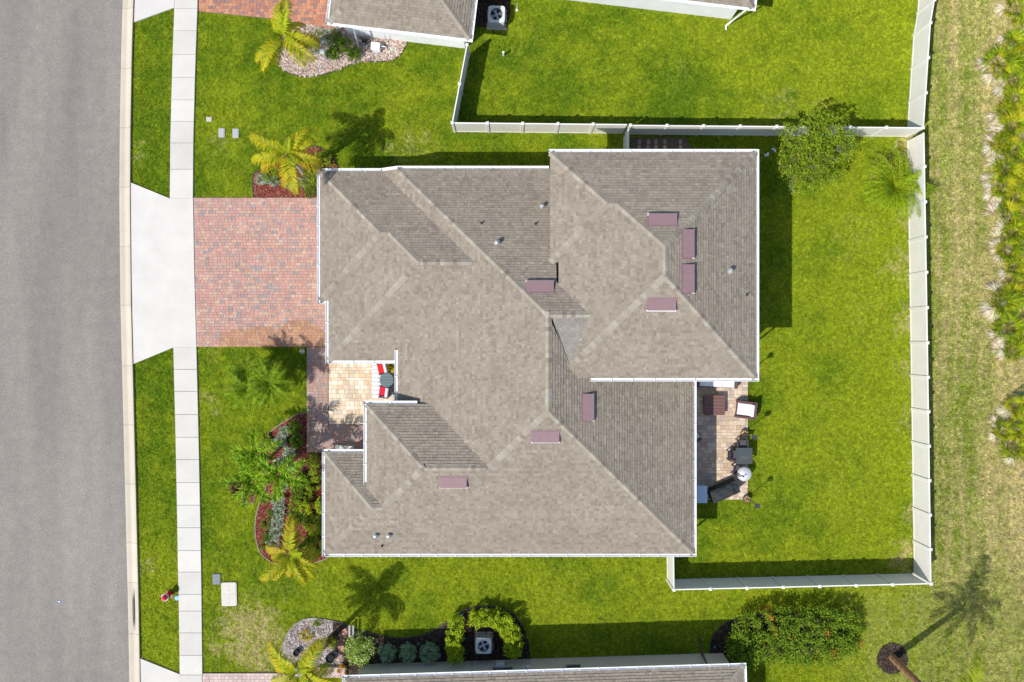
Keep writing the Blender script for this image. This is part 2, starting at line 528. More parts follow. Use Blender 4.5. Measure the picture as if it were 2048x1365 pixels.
# kerb with a rounded gutter profile, poured in sections
kerb = thing('kerb', None, None, (*at(260, 682), 0)); kerb['kind'] = 'structure'
del_loc = Vector(kerb.location)
prof = [(0.0, 0.020), (0.10, 0.022), (0.26, 0.010), (0.36, 0.035), (0.47, 0.115), (0.56, 0.145), (0.62, 0.150)]
joints = [-420, -300, -180, -60, 18, 138, 256, 375, 493, 611, 732, 850, 968, 1086, 1165, 1268, 1400, 1520, 1640, 1800]
for ja, jb in zip(joints[:-1], joints[1:]):
    mb = MB()
    tone = rnd.uniform(0.95, 1.05)
    c = (0.50 * tone, 0.445 * tone, 0.355 * tone)
    inlet = ja == 1165
    k = max(1, int((jb - ja) / 20))
    rows = []
    for i in range(k + 1):
        py = ja + (jb - ja) * i / k
        y = (682.5 - py) * CAM_H / FPX
        if i == 0: y -= 0.006
        if i == k: y += 0.006
        x0 = at(curve_at(curb_in, py), 0)[0]
        pr = prof
        if inlet:
            s_ = math.sin(math.pi * i / k)
            pr = [(a_, max(.016, z_ - .03 * s_) if 0.3 < a_ < 0.4 else z_) for a_, z_ in prof]
        rows.append([Vector((x0 + a_, y, z_)) - del_loc for a_, z_ in pr] + [Vector((x0 + .62, y, -.02)) - del_loc])
    for r0, r1 in zip(rows[:-1], rows[1:]):
        for q in range(len(r0) - 1):
            mb.face([r1[q], r1[q + 1], r0[q + 1], r0[q]], c)
    mb.face(list(reversed(rows[0])) + [rows[0][0] + Vector((0, 0, -.03))], c)
    mb.build('kerb_section', M_CONC, kerb)
    if inlet:   # dark sheet over the kerb, standing for the shade inside the drain slot
        g = MB()
        for i in range(12):
            t0, t1 = i / 12, (i + 1) / 12
            y0 = (682.5 - (1178 + 84 * t0)) * CAM_H / FPX; y1 = (682.5 - (1178 + 84 * t1)) * CAM_H / FPX
            w0, w1 = 0.055 * math.sin(math.pi * t0), 0.055 * math.sin(math.pi * t1)
            xc = at(267.5 + 1.5 * t0, 0)[0]
            g.face([Vector((xc - w1, y1, .075)) - del_loc, Vector((xc + w1, y1, .105)) - del_loc, Vector((xc + w0, y0, .105)) - del_loc, Vector((xc - w0, y0, .075)) - del_loc])
        g.build('drain_shade_sheet', M_DARK, kerb)

# concrete pavement slabs
walk_l = [(356, -420), (352, -60), (350, 20), (346, 130), (342, 280), (341, 398), (344, 550), (348, 695), (352, 850), (355, 1000), (358, 1170), (360, 1275), (361, 1365), (364, 1800)]
walk_r = [(402, -420), (398, -60), (396, 20), (392, 130), (388, 280), (387, 398), (390, 550), (394, 695), (398, 850), (401, 1000), (404, 1170), (405, 1275), (406, 1365), (409, 1800)]
walk = thing('sidewalk', None, None, (*at(372, 682), 0)); walk['kind'] = 'structure'
wl = Vector(walk.location)
wj = [-420, -375, -330, -285, -240, -195, -150, -105, -62, -20, 18.5, 63, 110.5, 156, 201, 244, 287, 339.5, 398, 695, 739, 783, 829, 874.5, 919, 965, 1010, 1055, 1100.5, 1143.5, 1188, 1221.5, 1265, 1310, 1349, 1400, 1446, 1492, 1540, 1590, 1640, 1700, 1800]
for a, b in zip(wj[:-1], wj[1:]):
    if a == 398: continue      # the driveway apron runs through here in one pour
    t = rnd.uniform(0.92, 1.06)
    c = (0.535 * t, 0.515 * t, 0.47 * t)
    y0, y1 = (682.5 - a) * CAM_H / FPX - .008, (682.5 - b) * CAM_H / FPX + .008
    x0a, x0b = at(curve_at(walk_l, a), 0)[0], at(curve_at(walk_l, b), 0)[0]
    x1a, x1b = at(curve_at(walk_r, a), 0)[0], at(curve_at(walk_r, b), 0)[0]
    h = 0.10 + rnd.uniform(-.004, .004)
    P = [Vector((x0b, y1, 0)) - wl, Vector((x1b, y1, 0)) - wl, Vector((x1a, y0, 0)) - wl, Vector((x0a, y0, 0)) - wl]
    cx = sum((p for p in P), Vector()) / 4
    s = MB()
    top = [p + (cx - p).normalized() * .015 + Vector((0, 0, h)) for p in P]
    mid = [p + Vector((0, 0, h - .01)) for p in P]
    s.face(top, c)
    for i in range(4):
        j = (i + 1) % 4
        s.face([mid[i], mid[j], top[j], top[i]], c); s.face([P[i], P[j], mid[j], mid[i]], c)
    s.build('slab', M_CONC, walk)

def apron(name, left_py, px_poly, tone=1.0):
    mb = MB(); c = (0.55 * tone, 0.53 * tone, 0.49 * tone)
    mb.prism(G(*px_poly)[::-1], 0.0, 0.096, c)
    return structure(name, mb, M_CONC)
edge = lambda ys: [(curve_at(curb_out, y) + 0.6, y) for y in ys]
apron('driveway_apron', 0, edge([366, 450, 540, 630, 728]) + [(348.2, 695.3), (393.8, 695.3), (390, 550), (387.2, 398), (341.2, 398)])
apron('neighbour_driveway_apron', 0, edge([-210, -120, -40, 46]) + [(349.5, 17), (352, -60), (354.5, -175)], 0.97)
apron('south_driveway_apron', 0, edge([1316, 1400, 1500, 1640]) + [(361.5, 1600), (361, 1365), (360.8, 1348)], 0.98)

# ------------------------------------------------------------------ pavers
BRICK = [tuple(v * k for v, k in zip(c, (.88, .92, .94))) for c in [(0.50, 0.275, 0.22), (0.52, 0.30, 0.235), (0.46, 0.27, 0.22), (0.53, 0.36, 0.265), (0.50, 0.265, 0.215), (0.42, 0.29, 0.25), (0.33, 0.265, 0.245), (0.54, 0.335, 0.25), (0.49, 0.285, 0.23), (0.53, 0.29, 0.225)]]
REDS = [(0.43, 0.185, 0.115), (0.46, 0.215, 0.125), (0.38, 0.175, 0.125), (0.27, 0.165, 0.145), (0.48, 0.235, 0.14)]
WALKC = [(0.37, 0.245, 0.20), (0.31, 0.245, 0.225), (0.42, 0.275, 0.215), (0.36, 0.27, 0.24), (0.40, 0.23, 0.175)]
CREAM = [tuple(v * .94 for v in c) for c in [(0.66, 0.54, 0.38), (0.70, 0.61, 0.47), (0.60, 0.46, 0.31), (0.72, 0.64, 0.52), (0.67, 0.53, 0.40), (0.56, 0.47, 0.36)]]
TAN = [(0.52, 0.40, 0.28), (0.56, 0.45, 0.33), (0.44, 0.32, 0.22), (0.40, 0.33, 0.27), (0.58, 0.48, 0.37), (0.48, 0.36, 0.27)]
PALE = [(0.50, 0.40, 0.36), (0.46, 0.36, 0.33), (0.54, 0.43, 0.38)]
paver_meshes = {}
def paver_mesh(w, h, c):
    key = (round(w, 3), round(h, 3), c)
    if key not in paver_meshes:
        m_ = MB(); m_.box(0, 0, 0, w - .008, h - .008, .06, bev=.005, c=c)
        paver_meshes[key] = m_.mesh('paver', M_PAVER)
    return paver_meshes[key]

def paving(name, polys, palettes, row_h, widths, z=0.04, individual=300, vertical=False, label=None, soldier=None, wet=None):
    """polys: list of outlines; a bed of joint sand plus pavers, the most visible ones separate parts"""
    root = MB()
    for poly in polys:
        root.prism(poly, 0.0, z + .045, (1, 1, 1))
    base = structure(name, root, M_SAND)
    full = []; cut = MB()
    allx = [p[0] for q in polys for p in q]; ally = [p[1] for q in polys for p in q]
    X0, X1, Y0, Y1 = min(allx), max(allx), min(ally), max(ally)
    if vertical: X0, X1, Y0, Y1 = Y0, Y1, X0, X1
    y = Y0
    while y < Y1:
        rh = row_h if not isinstance(row_h, (list, tuple)) else rnd.choice(row_h)
        x = X0 - rnd.uniform(0, widths[0])
        while x < X1:
            w = rnd.choice(widths)
            for pi, poly in enumerate(polys):
                pl = poly if not vertical else [(p[1], p[0]) for p in poly]
                q = clip_rect(pl, x, x + w, y, y + rh)
                if len(q) < 3: continue
                a_ = area(q)
                if a_ < 0.15 * w * rh: continue
                if vertical: q = [(p[1], p[0]) for p in q]
                cx = sum(p[0] for p in q) / len(q); cy = sum(p[1] for p in q) / len(q)
                c = palettes(cx, cy)
                dz = rnd.uniform(-.003, .003)
                if a_ > 0.985 * w * rh:
                    full.append((w, rh, (x + w / 2, y + rh / 2) if not vertical else (y + rh / 2, x + w / 2), z + dz, c))
                else:
                    t = rnd.uniform(.93, 1.07)
                    qq = [(cx + (p[0] - cx) * .955, cy + (p[1] - cy) * .94) for p in q]
                    if sum(qq[i][0] * qq[(i + 1) % len(qq)][1] - qq[(i + 1) % len(qq)][0] * qq[i][1] for i in range(len(qq))) < 0: qq = qq[::-1]
                    cut.prism(qq, z, z + .06 + dz, tuple(v * t for v in c))
            x += w
        y += rh
    rnd.shuffle(full)
    full.sort(key=lambda f: -f[0] * f[1])
    for i, (w, h_, (cx, cy), zz, c) in enumerate(full):
        if vertical: w, h_ = h_, w
        if i < individual:
            link('paver', paver_mesh(w, h_, c), base, (cx, cy, zz))
        else:
            t = rnd.uniform(.93, 1.07)
            cut.box(cx, cy, zz, w - .008, h_ - .008, .06, bev=.005, c=tuple(v * t for v in c))
    o = cut.build('pavers', M_PAVER, base); o['kind'] = 'stuff'
    return base

drive_poly = G((388.5, 396.5), (700, 396.5), (700, 694), (394.5, 694))
newer = G((440, 668), (455, 660), (492, 658), (520, 652), (545, 655), (553, 662), (562, 655), (584, 642), (600, 641), (632, 648), (650, 664), (700, 668), (700, 694), (437, 694))
newer_arr = newer
def drive_pal(x, y):
    if inside(np.array([(x, y)]), newer_arr)[0]:
        return rnd.choice([(0.37, 0.20, 0.125), (0.41, 0.225, 0.135), (0.33, 0.19, 0.135), (0.43, 0.255, 0.155)])
    return rnd.choice(BRICK)
paving('driveway', [drive_poly], drive_pal, 0.155, [0.155, 0.155, 0.235, 0.235, 0.31], individual=300)
path_poly = G((614.5, 695), (657, 695), (657, 850), (775, 850), (775, 905), (614.5, 905))
paving('front_path', [path_poly], lambda x, y: rnd.choice(WALKC), 0.155, [0.155, 0.235, 0.235], individual=300)
porch_poly = G((658, 715), (815, 715), (815, 849), (658, 849))
paving('front_porch', [porch_poly], lambda x, y: rnd.choice(CREAM), [0.155, 0.235], [0.155, 0.235, 0.235, 0.31], individual=300)
patio_poly = G((1372, 735), (1495, 735), (1495, 999), (1372, 999))
paving('back_patio', [patio_poly], lambda x, y: rnd.choice(TAN), [0.235, 0.155], [0.155, 0.235, 0.235, 0.31], individual=300)
n_drive = G((397, -200), (670, -200), (670, 60), (560, 40), (470, 31), (399, 24))
paving('north_neighbour_driveway', [n_drive], lambda x, y: rnd.choice(REDS), 0.155, [0.155, 0.235, 0.235], individual=300)
s_drive = G((406.5, 1346), (540, 1345), (620, 1348), (620, 1560), (409, 1560))
paving('south_neighbour_driveway', [s_drive], lambda x, y: rnd.choice(PALE), 0.155, [0.155, 0.235, 0.235], individual=200)

# ------------------------------------------------------------------ roofs
PITCH = 0.45
TONES = [(0.262, 0.231, 0.186), (0.278, 0.246, 0.200), (0.246, 0.216, 0.174), (0.296, 0.262, 0.215), (0.215, 0.186, 0.150), (0.270, 0.238, 0.192), (0.254, 0.222, 0.180)]
CAPT = [(0.295, 0.262, 0.208), (0.325, 0.292, 0.236), (0.228, 0.192, 0.158), (0.283, 0.252, 0.20), (0.35, 0.318, 0.262)]

class Face:
    """a sloping roof face: d = downslope plan direction, c = eave distance along d, z0 = eave height"""
    def __init__(s, d, c, z0, poly):
        s.d = Vector(d).normalized(); s.c = c; s.z0 = z0; s.poly = poly
        s.u = Vector((-s.d.y, s.d.x))
    def z(s, x, y):
        return s.z0 + PITCH * (s.c - (x * s.d.x + y * s.d.y))
    def matrix(s, x, y, lift=0.0):
        """local frame standing on the face: X along the eave, Y up the slope, Z out of the roof"""
        X = Vector((s.u.x, s.u.y, 0)) * -1
        Y = Vector((-s.d.x, -s.d.y, PITCH)).normalized()
        Z = X.cross(Y)
        if Z.z < 0: X = -X; Z = X.cross(Y)
        o = Vector((x, y, s.z(x, y))) + Z * lift
        return Matrix(((X.x, Y.x, Z.x, o.x), (X.y, Y.y, Z.y, o.y), (X.z, Y.z, Z.z, o.z), (0, 0, 0, 1)))

_m = [sum(t[i] for t in TONES) / len(TONES) for i in range(3)]
TONES = [tuple((_m[i] + (t[i] - _m[i]) * .78) * (.965, .95, .935)[i] for i in range(3)) for t in TONES]
CAPT = [tuple(v * .93 for v in t) for t in CAPT]
def deck(mb, f, drop=0.02):
    poly = f.poly
    top = [(x, y, f.z(x, y) - drop) for x, y in poly]
    if Vector((top[1][0] - top[0][0], top[1][1] - top[0][1])).cross(Vector((top[2][0] - top[1][0], top[2][1] - top[1][1]))) < 0:
        pass
    mb.face(top, (0.25, 0.215, 0.18))

def shingle(mb, f, expo=0.132, clip=None):
    poly = [(x * f.u.x + y * f.u.y, f.c - (x * f.d.x + y * f.d.y)) for x, y in f.poly]   # (u, v)
    if clip is not None:
        poly = clip(poly, f)
        if len(poly) < 3: return
    v1 = max(p[1] for p in poly); vmin = min(p[1] for p in poly)
    j = int(math.floor(vmin / expo))
    def back(u, v, off):
        dd = f.c - v
        return (f.u.x * u + f.d.x * dd, f.u.y * u + f.d.y * dd, f.z0 + PITCH * v + off)
    while j * expo < v1:
        va, vb = j * expo, (j + 1) * expo
        band = clip_poly(clip_poly(poly, 0, -1, -va), 0, 1, vb)
        if len(band) >= 3:
            u0 = min(p[0] for p in band); u1 = max(p[0] for p in band)
            u = u0 - rnd.uniform(0, .25)
            row_t = rnd.uniform(.96, 1.04)
            while u < u1:
                w = rnd.choice((.09, .12, .14, .17, .2, .25))
                q = clip_rect(band, u, u + w - .004, va, vb)
                if len(q) >= 3 and area(q) > 1e-4:
                    proud = rnd.choice((0.0, 0.0, 0.009))
                    c0 = rnd.choice(TONES); t = rnd.uniform(.95, 1.05) * row_t * (1.04 if proud else .98)
                    c = tuple(k * t for k in c0)
                    top = [back(pu, pv, .030 + proud - .028 * (pv - va) / expo) for pu, pv in q]
                    low = [back(pu, pv, -.012) for pu, pv in q]
                    n = len(q)
                    i0 = len(mb.v)
                    mb.v.extend(top + low)
                    mb.f.append(tuple(range(i0, i0 + n))); mb.c.append(c)
                    for k in range(n):
                        k2 = (k + 1) % n
                        if (q[k][1] + q[k2][1]) / 2 < va + expo * .97:
                            mb.f.append((i0 + k, i0 + n + k, i0 + n + k2, i0 + k2)); mb.c.append(c)
                u += w
        j += 1

cap_meshes = {}
def cap_mesh(kind, ci):
    key = (kind, ci)
    if key not in cap_meshes:
        c = CAPT[ci]
        L_, W, th = 0.30, 0.155, 0.028
        drop = {'hip': 0.049, 'ridge': 0.07}[kind]      # how far the wings fall either side
        m_ = MB()
        A = [(-W, 0, -drop + th * .5), (0, 0, th + .012), (W, 0, -drop + th * .5)]
        B = [(-W, L_, -drop + .008), (0, L_, .014), (W, L_, -drop + .008)]
        lo = [(-W, 0, -drop - .03), (0, 0, -.02), (W, 0, -drop - .03)]
        m_.face([A[0], A[1], B[1], B[0]], c); m_.face([A[1], A[2], B[2], B[1]], c)
        m_.face([lo[0], lo[1], A[1], A[0]], c); m_.face([lo[1], lo[2], A[2], A[1]], c)
        m_.face([lo[0], A[0], B[0], (-W, L_, -drop - .03)], c); m_.face([A[2], lo[2], (W, L_, -drop - .03), B[2]], c)
        cap_meshes[key] = m_.mesh('ridge_cap', M_SHINGLE)
    return cap_meshes[key]

CAPS = []
def cap_line(p0, p1, kind, parent, expo=0.205):
    """from low end p0 to high end p1"""
    p0, p1 = Vector(p0), Vector(p1)
    d = (p1 - p0); n = max(1, int(d.length / expo)); d.normalize()
    Y = d; Xv = d.cross(Vector((0, 0, 1))).normalized(); Z = Xv.cross(Y)
    for i in range(n):
        o = p0 + d * (i * expo + .02) + Z * (.012 + rnd.uniform(0, .004))
        M = Matrix(((Xv.x, Y.x, Z.x, o.x), (Xv.y, Y.y, Z.y, o.y), (Xv.z, Y.z, Z.z, o.z), (0, 0, 0, 1)))
        CAPS.append((kind, rnd.choice((0, 0, 1, 1, 2, 3, 3, 4)), M, parent))

def flush_caps(parent, individual=300):
    global CAPS
    rest = MB()
    for i, (kind, ci, M, par) in enumerate(CAPS):
        me = cap_mesh(kind, ci)
        if i < individual:
            link('ridge_cap', me, par, M=M)
        else:
            vs = [M @ v.co for v in me.vertices]
            rest.add(vs, [tuple(p.vertices) for p in me.polygons], CAPT[ci])
    if rest.v:
        o = rest.build('ridge_caps', M_SHINGLE, parent); o['kind'] = 'stuff'
    CAPS = []

def gutter(parent, p0, p1, out, strap=0.92, skip_ends=False):
    """open trough along an eave; out = outward plan direction; hangers are sub-parts"""
    p0, p1 = Vector(p0), Vector(p1); out = Vector((out[0], out[1], 0)).normalized()
    d = (p1 - p0); Ln = d.length; d.normalize()
    up = Vector((0, 0, 1))
    prof = [(0.0, 0.02), (0.0, -.10), (0.09, -.10), (0.125, -.03), (0.135, .0), (0.15, .0), (0.15, -.012), (.14, -.035), (0.10, -.115), (-.012, -.115), (-.012, .02)]
    g = MB(); c = (1, 1, 1)
    A = [p0 + out * a + up * b for a, b in prof]; B = [p1 + out * a + up * b for a, b in prof]
    n = len(prof)
    for i in range(n):
        j = (i + 1) % n
        g.face([A[i], A[j], B[j], B[i]], c)
    for E in (A, B):
        g.face([E[0], E[1], E[2], E[3], E[4]], c)
    go = g.build('gutter', M_WHITE, parent)
    k = max(1, int(Ln / strap))
    for i in range(1, k):
        q = p0 + d * (Ln * i / k + rnd.uniform(-.06, .06)) + out * .07
        h = MB(); h.box(0, 0, -.006, .035, .165, .014)
        M = Matrix.Translation(q) @ Matrix.Rotation(math.atan2(d.y, d.x), 4, 'Z')
        link('hanger', hanger_me, go, M=M)
    return go
_h = MB(); _h.box(0, 0, -.004, .032, .16, .014, c=(1, 1, 1)); hanger_me = _h.mesh('hanger', M_WHITE)

def walls(parent, x0, x1, y0, y1, z1, c, z0=0.0, name='wall'):
    """four wall panels butted at the corners"""
    t = .15
    for (cx, cy, sx, sy) in (((x0 + x1) / 2, y1 - t / 2, x1 - x0, t), ((x0 + x1) / 2, y0 + t / 2, x1 - x0, t),
                             (x0 + t / 2, (y0 + y1) / 2, t, y1 - y0 - 2 * t), (x1 - t / 2, (y0 + y1) / 2, t, y1 - y0 - 2 * t)):
        m_ = MB(); m_.box(cx, cy, z0, sx, sy, z1 - z0, c=c)
        m_.build(name, M_STUCCO, parent)

def soffit(parent, x0, x1, y0, y1, z, c=(.62, .62, .6)):
    m_ = MB(); m_.box((x0 + x1) / 2, (y0 + y1) / 2, z - .16, x1 - x0, y1 - y0, .13, c=c)
    m_.build('soffit', M_PLAIN, parent)

def window(parent, cx, cy, cz, w, h, ang, c=(.8, .8, .78), depth=.1):
    """framed window on a wall facing plan angle ang"""
    Mx = Matrix.Translation((cx, cy, cz)) @ Matrix.Rotation(ang, 4, 'Z')
    f = MB(); t = .08
    for (y_, z_, sy, sz) in ((-w / 2 + t / 2, 0, t, h), (w / 2 - t / 2, 0, t, h), (0, 0, w - 2 * t, t), (0, h - t, w - 2 * t, t), (0, h / 2 - .02, w - 2 * t, .04)):
        f.box(0, y_, z_, depth, sy, sz, c=c)
    o = f.build('window', M_PLAIN, parent); o.matrix_local = Mx
    g = MB(); g.box(-.01, 0, t, .03, w - 2 * t, h - 2 * t)
    g.build('pane', M_GLASS, o)
    return o

# ---- main house (planes read off the hips, ridges and eaves)
house = thing('house', 'large brown shingled house filling the middle, two-storey block at its north-east corner', 'house', (0, 0, 0))
RX, RY1, RY2 = 1.685, 1.215, -3.255
zS = lambda y: 2.8 + PITCH * (y + 10.69)
FACES = [
    Face((0, 1), 8.61, 2.4, [(-9.74, 8.61), (-6.455, 5.325), (-6.025, 5.325), (-4.505, 3.805), (-1.834, 3.805), (-6.639, 8.61)]),
    Face((-1, 0), 9.74, 2.4, [(-9.74, 2.04), (-6.455, 5.325), (-9.74, 8.61)]),
    Face((0, -1), -2.04, 2.4, [(-9.74, 2.04), (-9.31, 2.04), (-6.025, 5.325), (-6.455, 5.325)]),
    Face((-1, 0), 9.31, 2.4, [(-9.31, -1.0), (-4.505, 3.805), (-6.025, 5.325), (-9.31, 2.04)]),
    Face((0, -1), 1.0, 2.4, [(-9.31, -1.0), (-5.60, -1.0), (-1.834, 3.805), (-4.505, 3.805)]),
    Face((-1, 0), 5.75, 2.8, [(-6.639, 8.61), (-5.75, 8.65), (RX, RY1), (RX, RY2), (-1.121, -6.062), (-5.75, -6.062), (-5.75, 7.72)]),
    Face((0, 1), 8.65, 2.8, [(-5.75, 8.65), (RX, RY1), (3.66, RY1), (2.1, 2.8), (2.1, 8.65)]),
    Face((1, 0), 9.12, 2.8, [(9.12, -10.69), (9.12, -1.2), (2.75, -1.2), (RX, RY1), (RX, RY2)]),
    Face((0, -1), 10.69, 2.8, [(-9.395, -10.69), (9.12, -10.69), (RX, RY2), (-1.121, -6.062), (-4.218, -6.062), (-6.296, -8.14), (-6.845, -8.14)]),
    Face((-1, 0), 7.18, 3.55, [(-7.18, -3.10), (-7.18, -7.257), (-6.296, -8.14), (-4.218, -6.062)]),
    Face((0, 1), -3.10, 3.55, [(-7.18, -3.10), (-4.218, -6.062), (-1.121, -6.062), (-4.083, -3.10)]),
    Face((-1, 0), 9.395, 2.8, [(-9.395, -10.69), (-6.845, -8.14), (-9.395, -5.59)]),
    Face((0, 1), -5.59, 2.8, [(-9.395, -5.59), (-6.845, -8.14), (-6.296, -8.14), (-7.18, -7.257), (-7.18, -5.59)]),
    Face((0, 1), 8.875, 5.5, [(1.79, 8.875), (4.3775, 6.2875), (4.7775, 6.2875), (6.83, 4.235), (11.47, 8.875)]),
    Face((-1, 0), -1.79, 5.5, [(1.79, 3.70), (4.3775, 6.2875), (1.79, 8.875)]),
    Face((0, -1), -3.70, 5.5, [(1.79, 3.70), (2.19, 3.70), (4.7775, 6.2875), (4.3775, 6.2875)]),
    Face((-1, 0), -2.19, 5.5, [(2.19, -1.75), (6.83, 2.89), (6.83, 4.235), (4.7775, 6.2875), (2.19, 3.70)]),
    Face((0, -1), 1.75, 5.5, [(2.19, -1.75), (11.47, -1.75), (6.83, 2.89)]),
    Face((1, 0), 11.47, 5.5, [(11.47, -1.75), (11.47, 8.875), (6.83, 4.235), (6.83, 2.89)]),
]
def pz(i, x, y): return FACES[i].z(x, y)
roof_mb = MB()
for f in FACES: deck(roof_mb, f)
roof = roof_mb.build('roof', M_SHINGLE, house)
sh = MB()
for f in FACES: shingle(sh, f)
o = sh.build('shingles', M_SHINGLE, roof); o['kind'] = 'stuff'

def P3(i, x, y): return Vector((x, y, FACES[i].z(x, y)))
hips = [(P3(1, -9.74, 8.61), P3(0, -6.455, 5.325), 'hip'), (P3(1, -9.74, 2.04), P3(1, -6.455, 5.325), 'hip'),
        (P3(0, -6.455, 5.325), P3(0, -6.1, 5.325), 'ridge'), (P3(0, -6.025, 5.325), P3(0, -4.505, 3.805), 'hip'),
        (P3(4, -9.31, -1.0), P3(4, -4.505, 3.805), 'hip'), (P3(0, -4.505, 3.805), P3(0, -1.95, 3.805), 'ridge'),
        (P3(6, -5.75, 8.65), P3(6, RX, RY1), 'hip'), (P3(8, 9.12, -10.69), P3(8, RX, RY2), 'hip'),
        (P3(5, RX, RY2), P3(5, RX, RY1 + .1), 'ridge'), (P3(8, -1.121, -6.062), P3(8, RX, RY2), 'hip'),
        (P3(8, -4.218, -6.062), P3(8, -1.25, -6.062), 'ridge'), (P3(8, -6.296, -8.14), P3(8, -4.218, -6.062), 'hip'),
        (P3(8, -9.395, -10.69), P3(8, -6.845, -8.14), 'hip'), (P3(8, -6.845, -8.14), P3(8, -6.35, -8.14), 'ridge'),
        (P3(9, -7.18, -3.10), P3(9, -4.218, -6.062), 'hip'), (P3(11, -9.395, -5.59), P3(11, -6.845, -8.14), 'hip'),
        (P3(6, RX, RY1), P3(6, 3.55, RY1), 'ridge'),
        (P3(13, 1.79, 8.875), P3(13, 4.3775, 6.2875), 'hip'), (P3(14, 1.79, 3.70), P3(14, 4.3775, 6.2875), 'hip'),
        (P3(13, 4.3775, 6.2875), P3(13, 4.7, 6.2875), 'ridge'), (P3(13, 4.7775, 6.2875), P3(13, 6.83, 4.235), 'hip'),
        (P3(13, 11.47, 8.875), P3(13, 6.83, 4.235), 'hip'), (P3(17, 11.47, -1.75), P3(17, 6.83, 2.89), 'hip'),
        (P3(17, 2.70, -1.24), P3(17, 6.83, 2.89), 'hip'), (P3(18, 6.83, 2.89), P3(18, 6.83, 4.235), 'ridge')]
hips.sort(key=lambda h: -(h[0].z + h[1].z))
for a, b, k in hips: cap_line(a, b, k, roof)
flush_caps(roof)

# grey membrane saddle between the lower ridge and the upper block
mb = MB()
A_, B_, C_ = Vector((RX + .17, RY1 - .12, 6.10)), Vector((3.58, RY1 - .12, 6.13)), Vector((2.67, -1.24, 5.735))
D_ = A_.lerp(B_, .5) * .55 + C_ * .45
mb.face([A_, C_, B_]); mb.face([A_, A_ - Vector((0, 0, .4)), C_ - Vector((0, 0, .3)), C_]); mb.face([B_, C_, C_ - Vector((0, 0, .3)), B_ - Vector((0, 0, .4))])
mb.build('membrane_saddle', M_MEMBRANE, house)
mb = MB()
mb.tube([A_.lerp(C_, .25) + Vector((.03, 0, .01)), A_.lerp(C_, .65) + Vector((.03, 0, .01)), C_ + Vector((.02, .12, .01))], .016, 6)
mb.build('sealant_bead', M_DARK, house)

# walls and soffits
W_ = (0.62, 0.60, 0.55)
walls(house, -9.30, -5.0, 2.30, 8.20, 2.24, W_)
walls(house, -8.90, -5.1, -0.60, 2.30, 2.26, W_)
walls(house, -5.32, 8.72, -10.29, 8.24, 2.62, W_)
walls(house, 2.62, 11.05, -1.33, 8.46, 5.32, W_)
walls(house, -6.78, -4.2, -8.6, -3.5, 3.37, W_)
walls(house, -8.99, -5.3, -10.27, -5.99, 2.63, W_)
soffit(house, -9.72, -5.0, 2.06, 8.59, 2.4); soffit(house, -9.29, -5.2, -.98, 2.06, 2.4)
soffit(house, -5.73, 9.10, -10.67, 8.60, 2.8); soffit(house, 1.81, 11.45, 3.72, 8.855, 5.5); soffit(house, 2.21, 11.45, -1.73, 3.72, 5.5)
soffit(house, -7.16, -4.3, -7.0, -3.12, 3.55); soffit(house, -9.375, -5.8, -10.66, -5.61, 2.8)
# garage door, front door, windows (seen only from the side)
gd = MB(); gd.box(-9.33, 5.3, .05, .06, 4.9, 2.1, c=(.7, .7, .68))
gdo = gd.build('garage_door', M_PLAIN, house)
for r_ in range(4):
    for q in range(8):
        p = MB(); p.box(-9.37, 3.15 + q * .61, .12 + r_ * .52, .02, .52, .42, c=(.72, .72, .7)); p.build('panel', M_PLAIN, gdo)
dr = MB(); dr.box(-5.36, -1.6, .05, .06, 1.0, 2.1, c=(.25, .10, .06)); dr.build('front_door', M_PLAIN, house)
window(house, -9.02, -8.1, .8, 1.8, 1.4, math.pi); window(house, -8.93, .8, .8, 1.2, 1.3, math.pi)
window(house, 8.75, -8.6, .8, 1.5, 1.3, 0); window(house, 11.08, 1.5, 3.4, 1.4, 1.2, 0); window(house, 11.08, 5.8, 3.4, 1.4, 1.2, 0)
window(house, 11.08, 2.5, .8, 1.8, 1.3, 0)
for x_ in (-4, 1, 6): window(house, x_, -10.32, .9, 1.0, 1.1, -math.pi / 2)
for x_ in (-3, .5): window(house, x_, 8.27, 1.2, 1.0, .8, math.pi / 2)

for a, b, z, o_ in [((-9.74, 1.9), (-9.74, 8.76), 2.4, (-1, 0)), ((-9.74, 8.61), (-6.64, 8.61), 2.4, (0, 1)),
                    ((-5.75, 8.65), (1.85, 8.65), 2.8, (0, 1)), ((-9.74, 2.04), (-9.46, 2.04), 2.4, (0, -1)),
                    ((-9.31, -1.15), (-9.31, 2.04), 2.4, (-1, 0)), ((-9.31, -1.0), (-5.9, -1.0), 2.4, (0, -1)),
                    ((-5.75, -3.08), (-5.75, -.45), 2.8, (-1, 0)), ((-7.33, -3.10), (-4.68, -3.10), 3.55, (0, 1)),
                    ((-7.18, -7.05), (-7.18, -3.10), 3.55, (-1, 0)), ((-9.54, -5.59), (-7.34, -5.59), 2.8, (0, 1)),
                    ((-9.395, -10.84), (-9.395, -5.59), 2.8, (-1, 0)), ((-9.395, -10.69), (9.27, -10.69), 2.8, (0, -1)),
                    ((9.12, -10.69), (9.12, -1.4), 2.8, (1, 0)), ((3.66, -1.75), (11.62, -1.75), 5.5, (0, -1)),
                    ((11.47, -1.75), (11.47, 9.02), 5.5, (1, 0)), ((1.72, 8.875), (11.47, 8.875), 5.5, (0, 1))]:
    gutter(house, (*a, z), (*b, z), o_)
gutter(house, (-6.64, 8.61, 2.4), (-5.75, 8.65, 2.8), (0, 1))
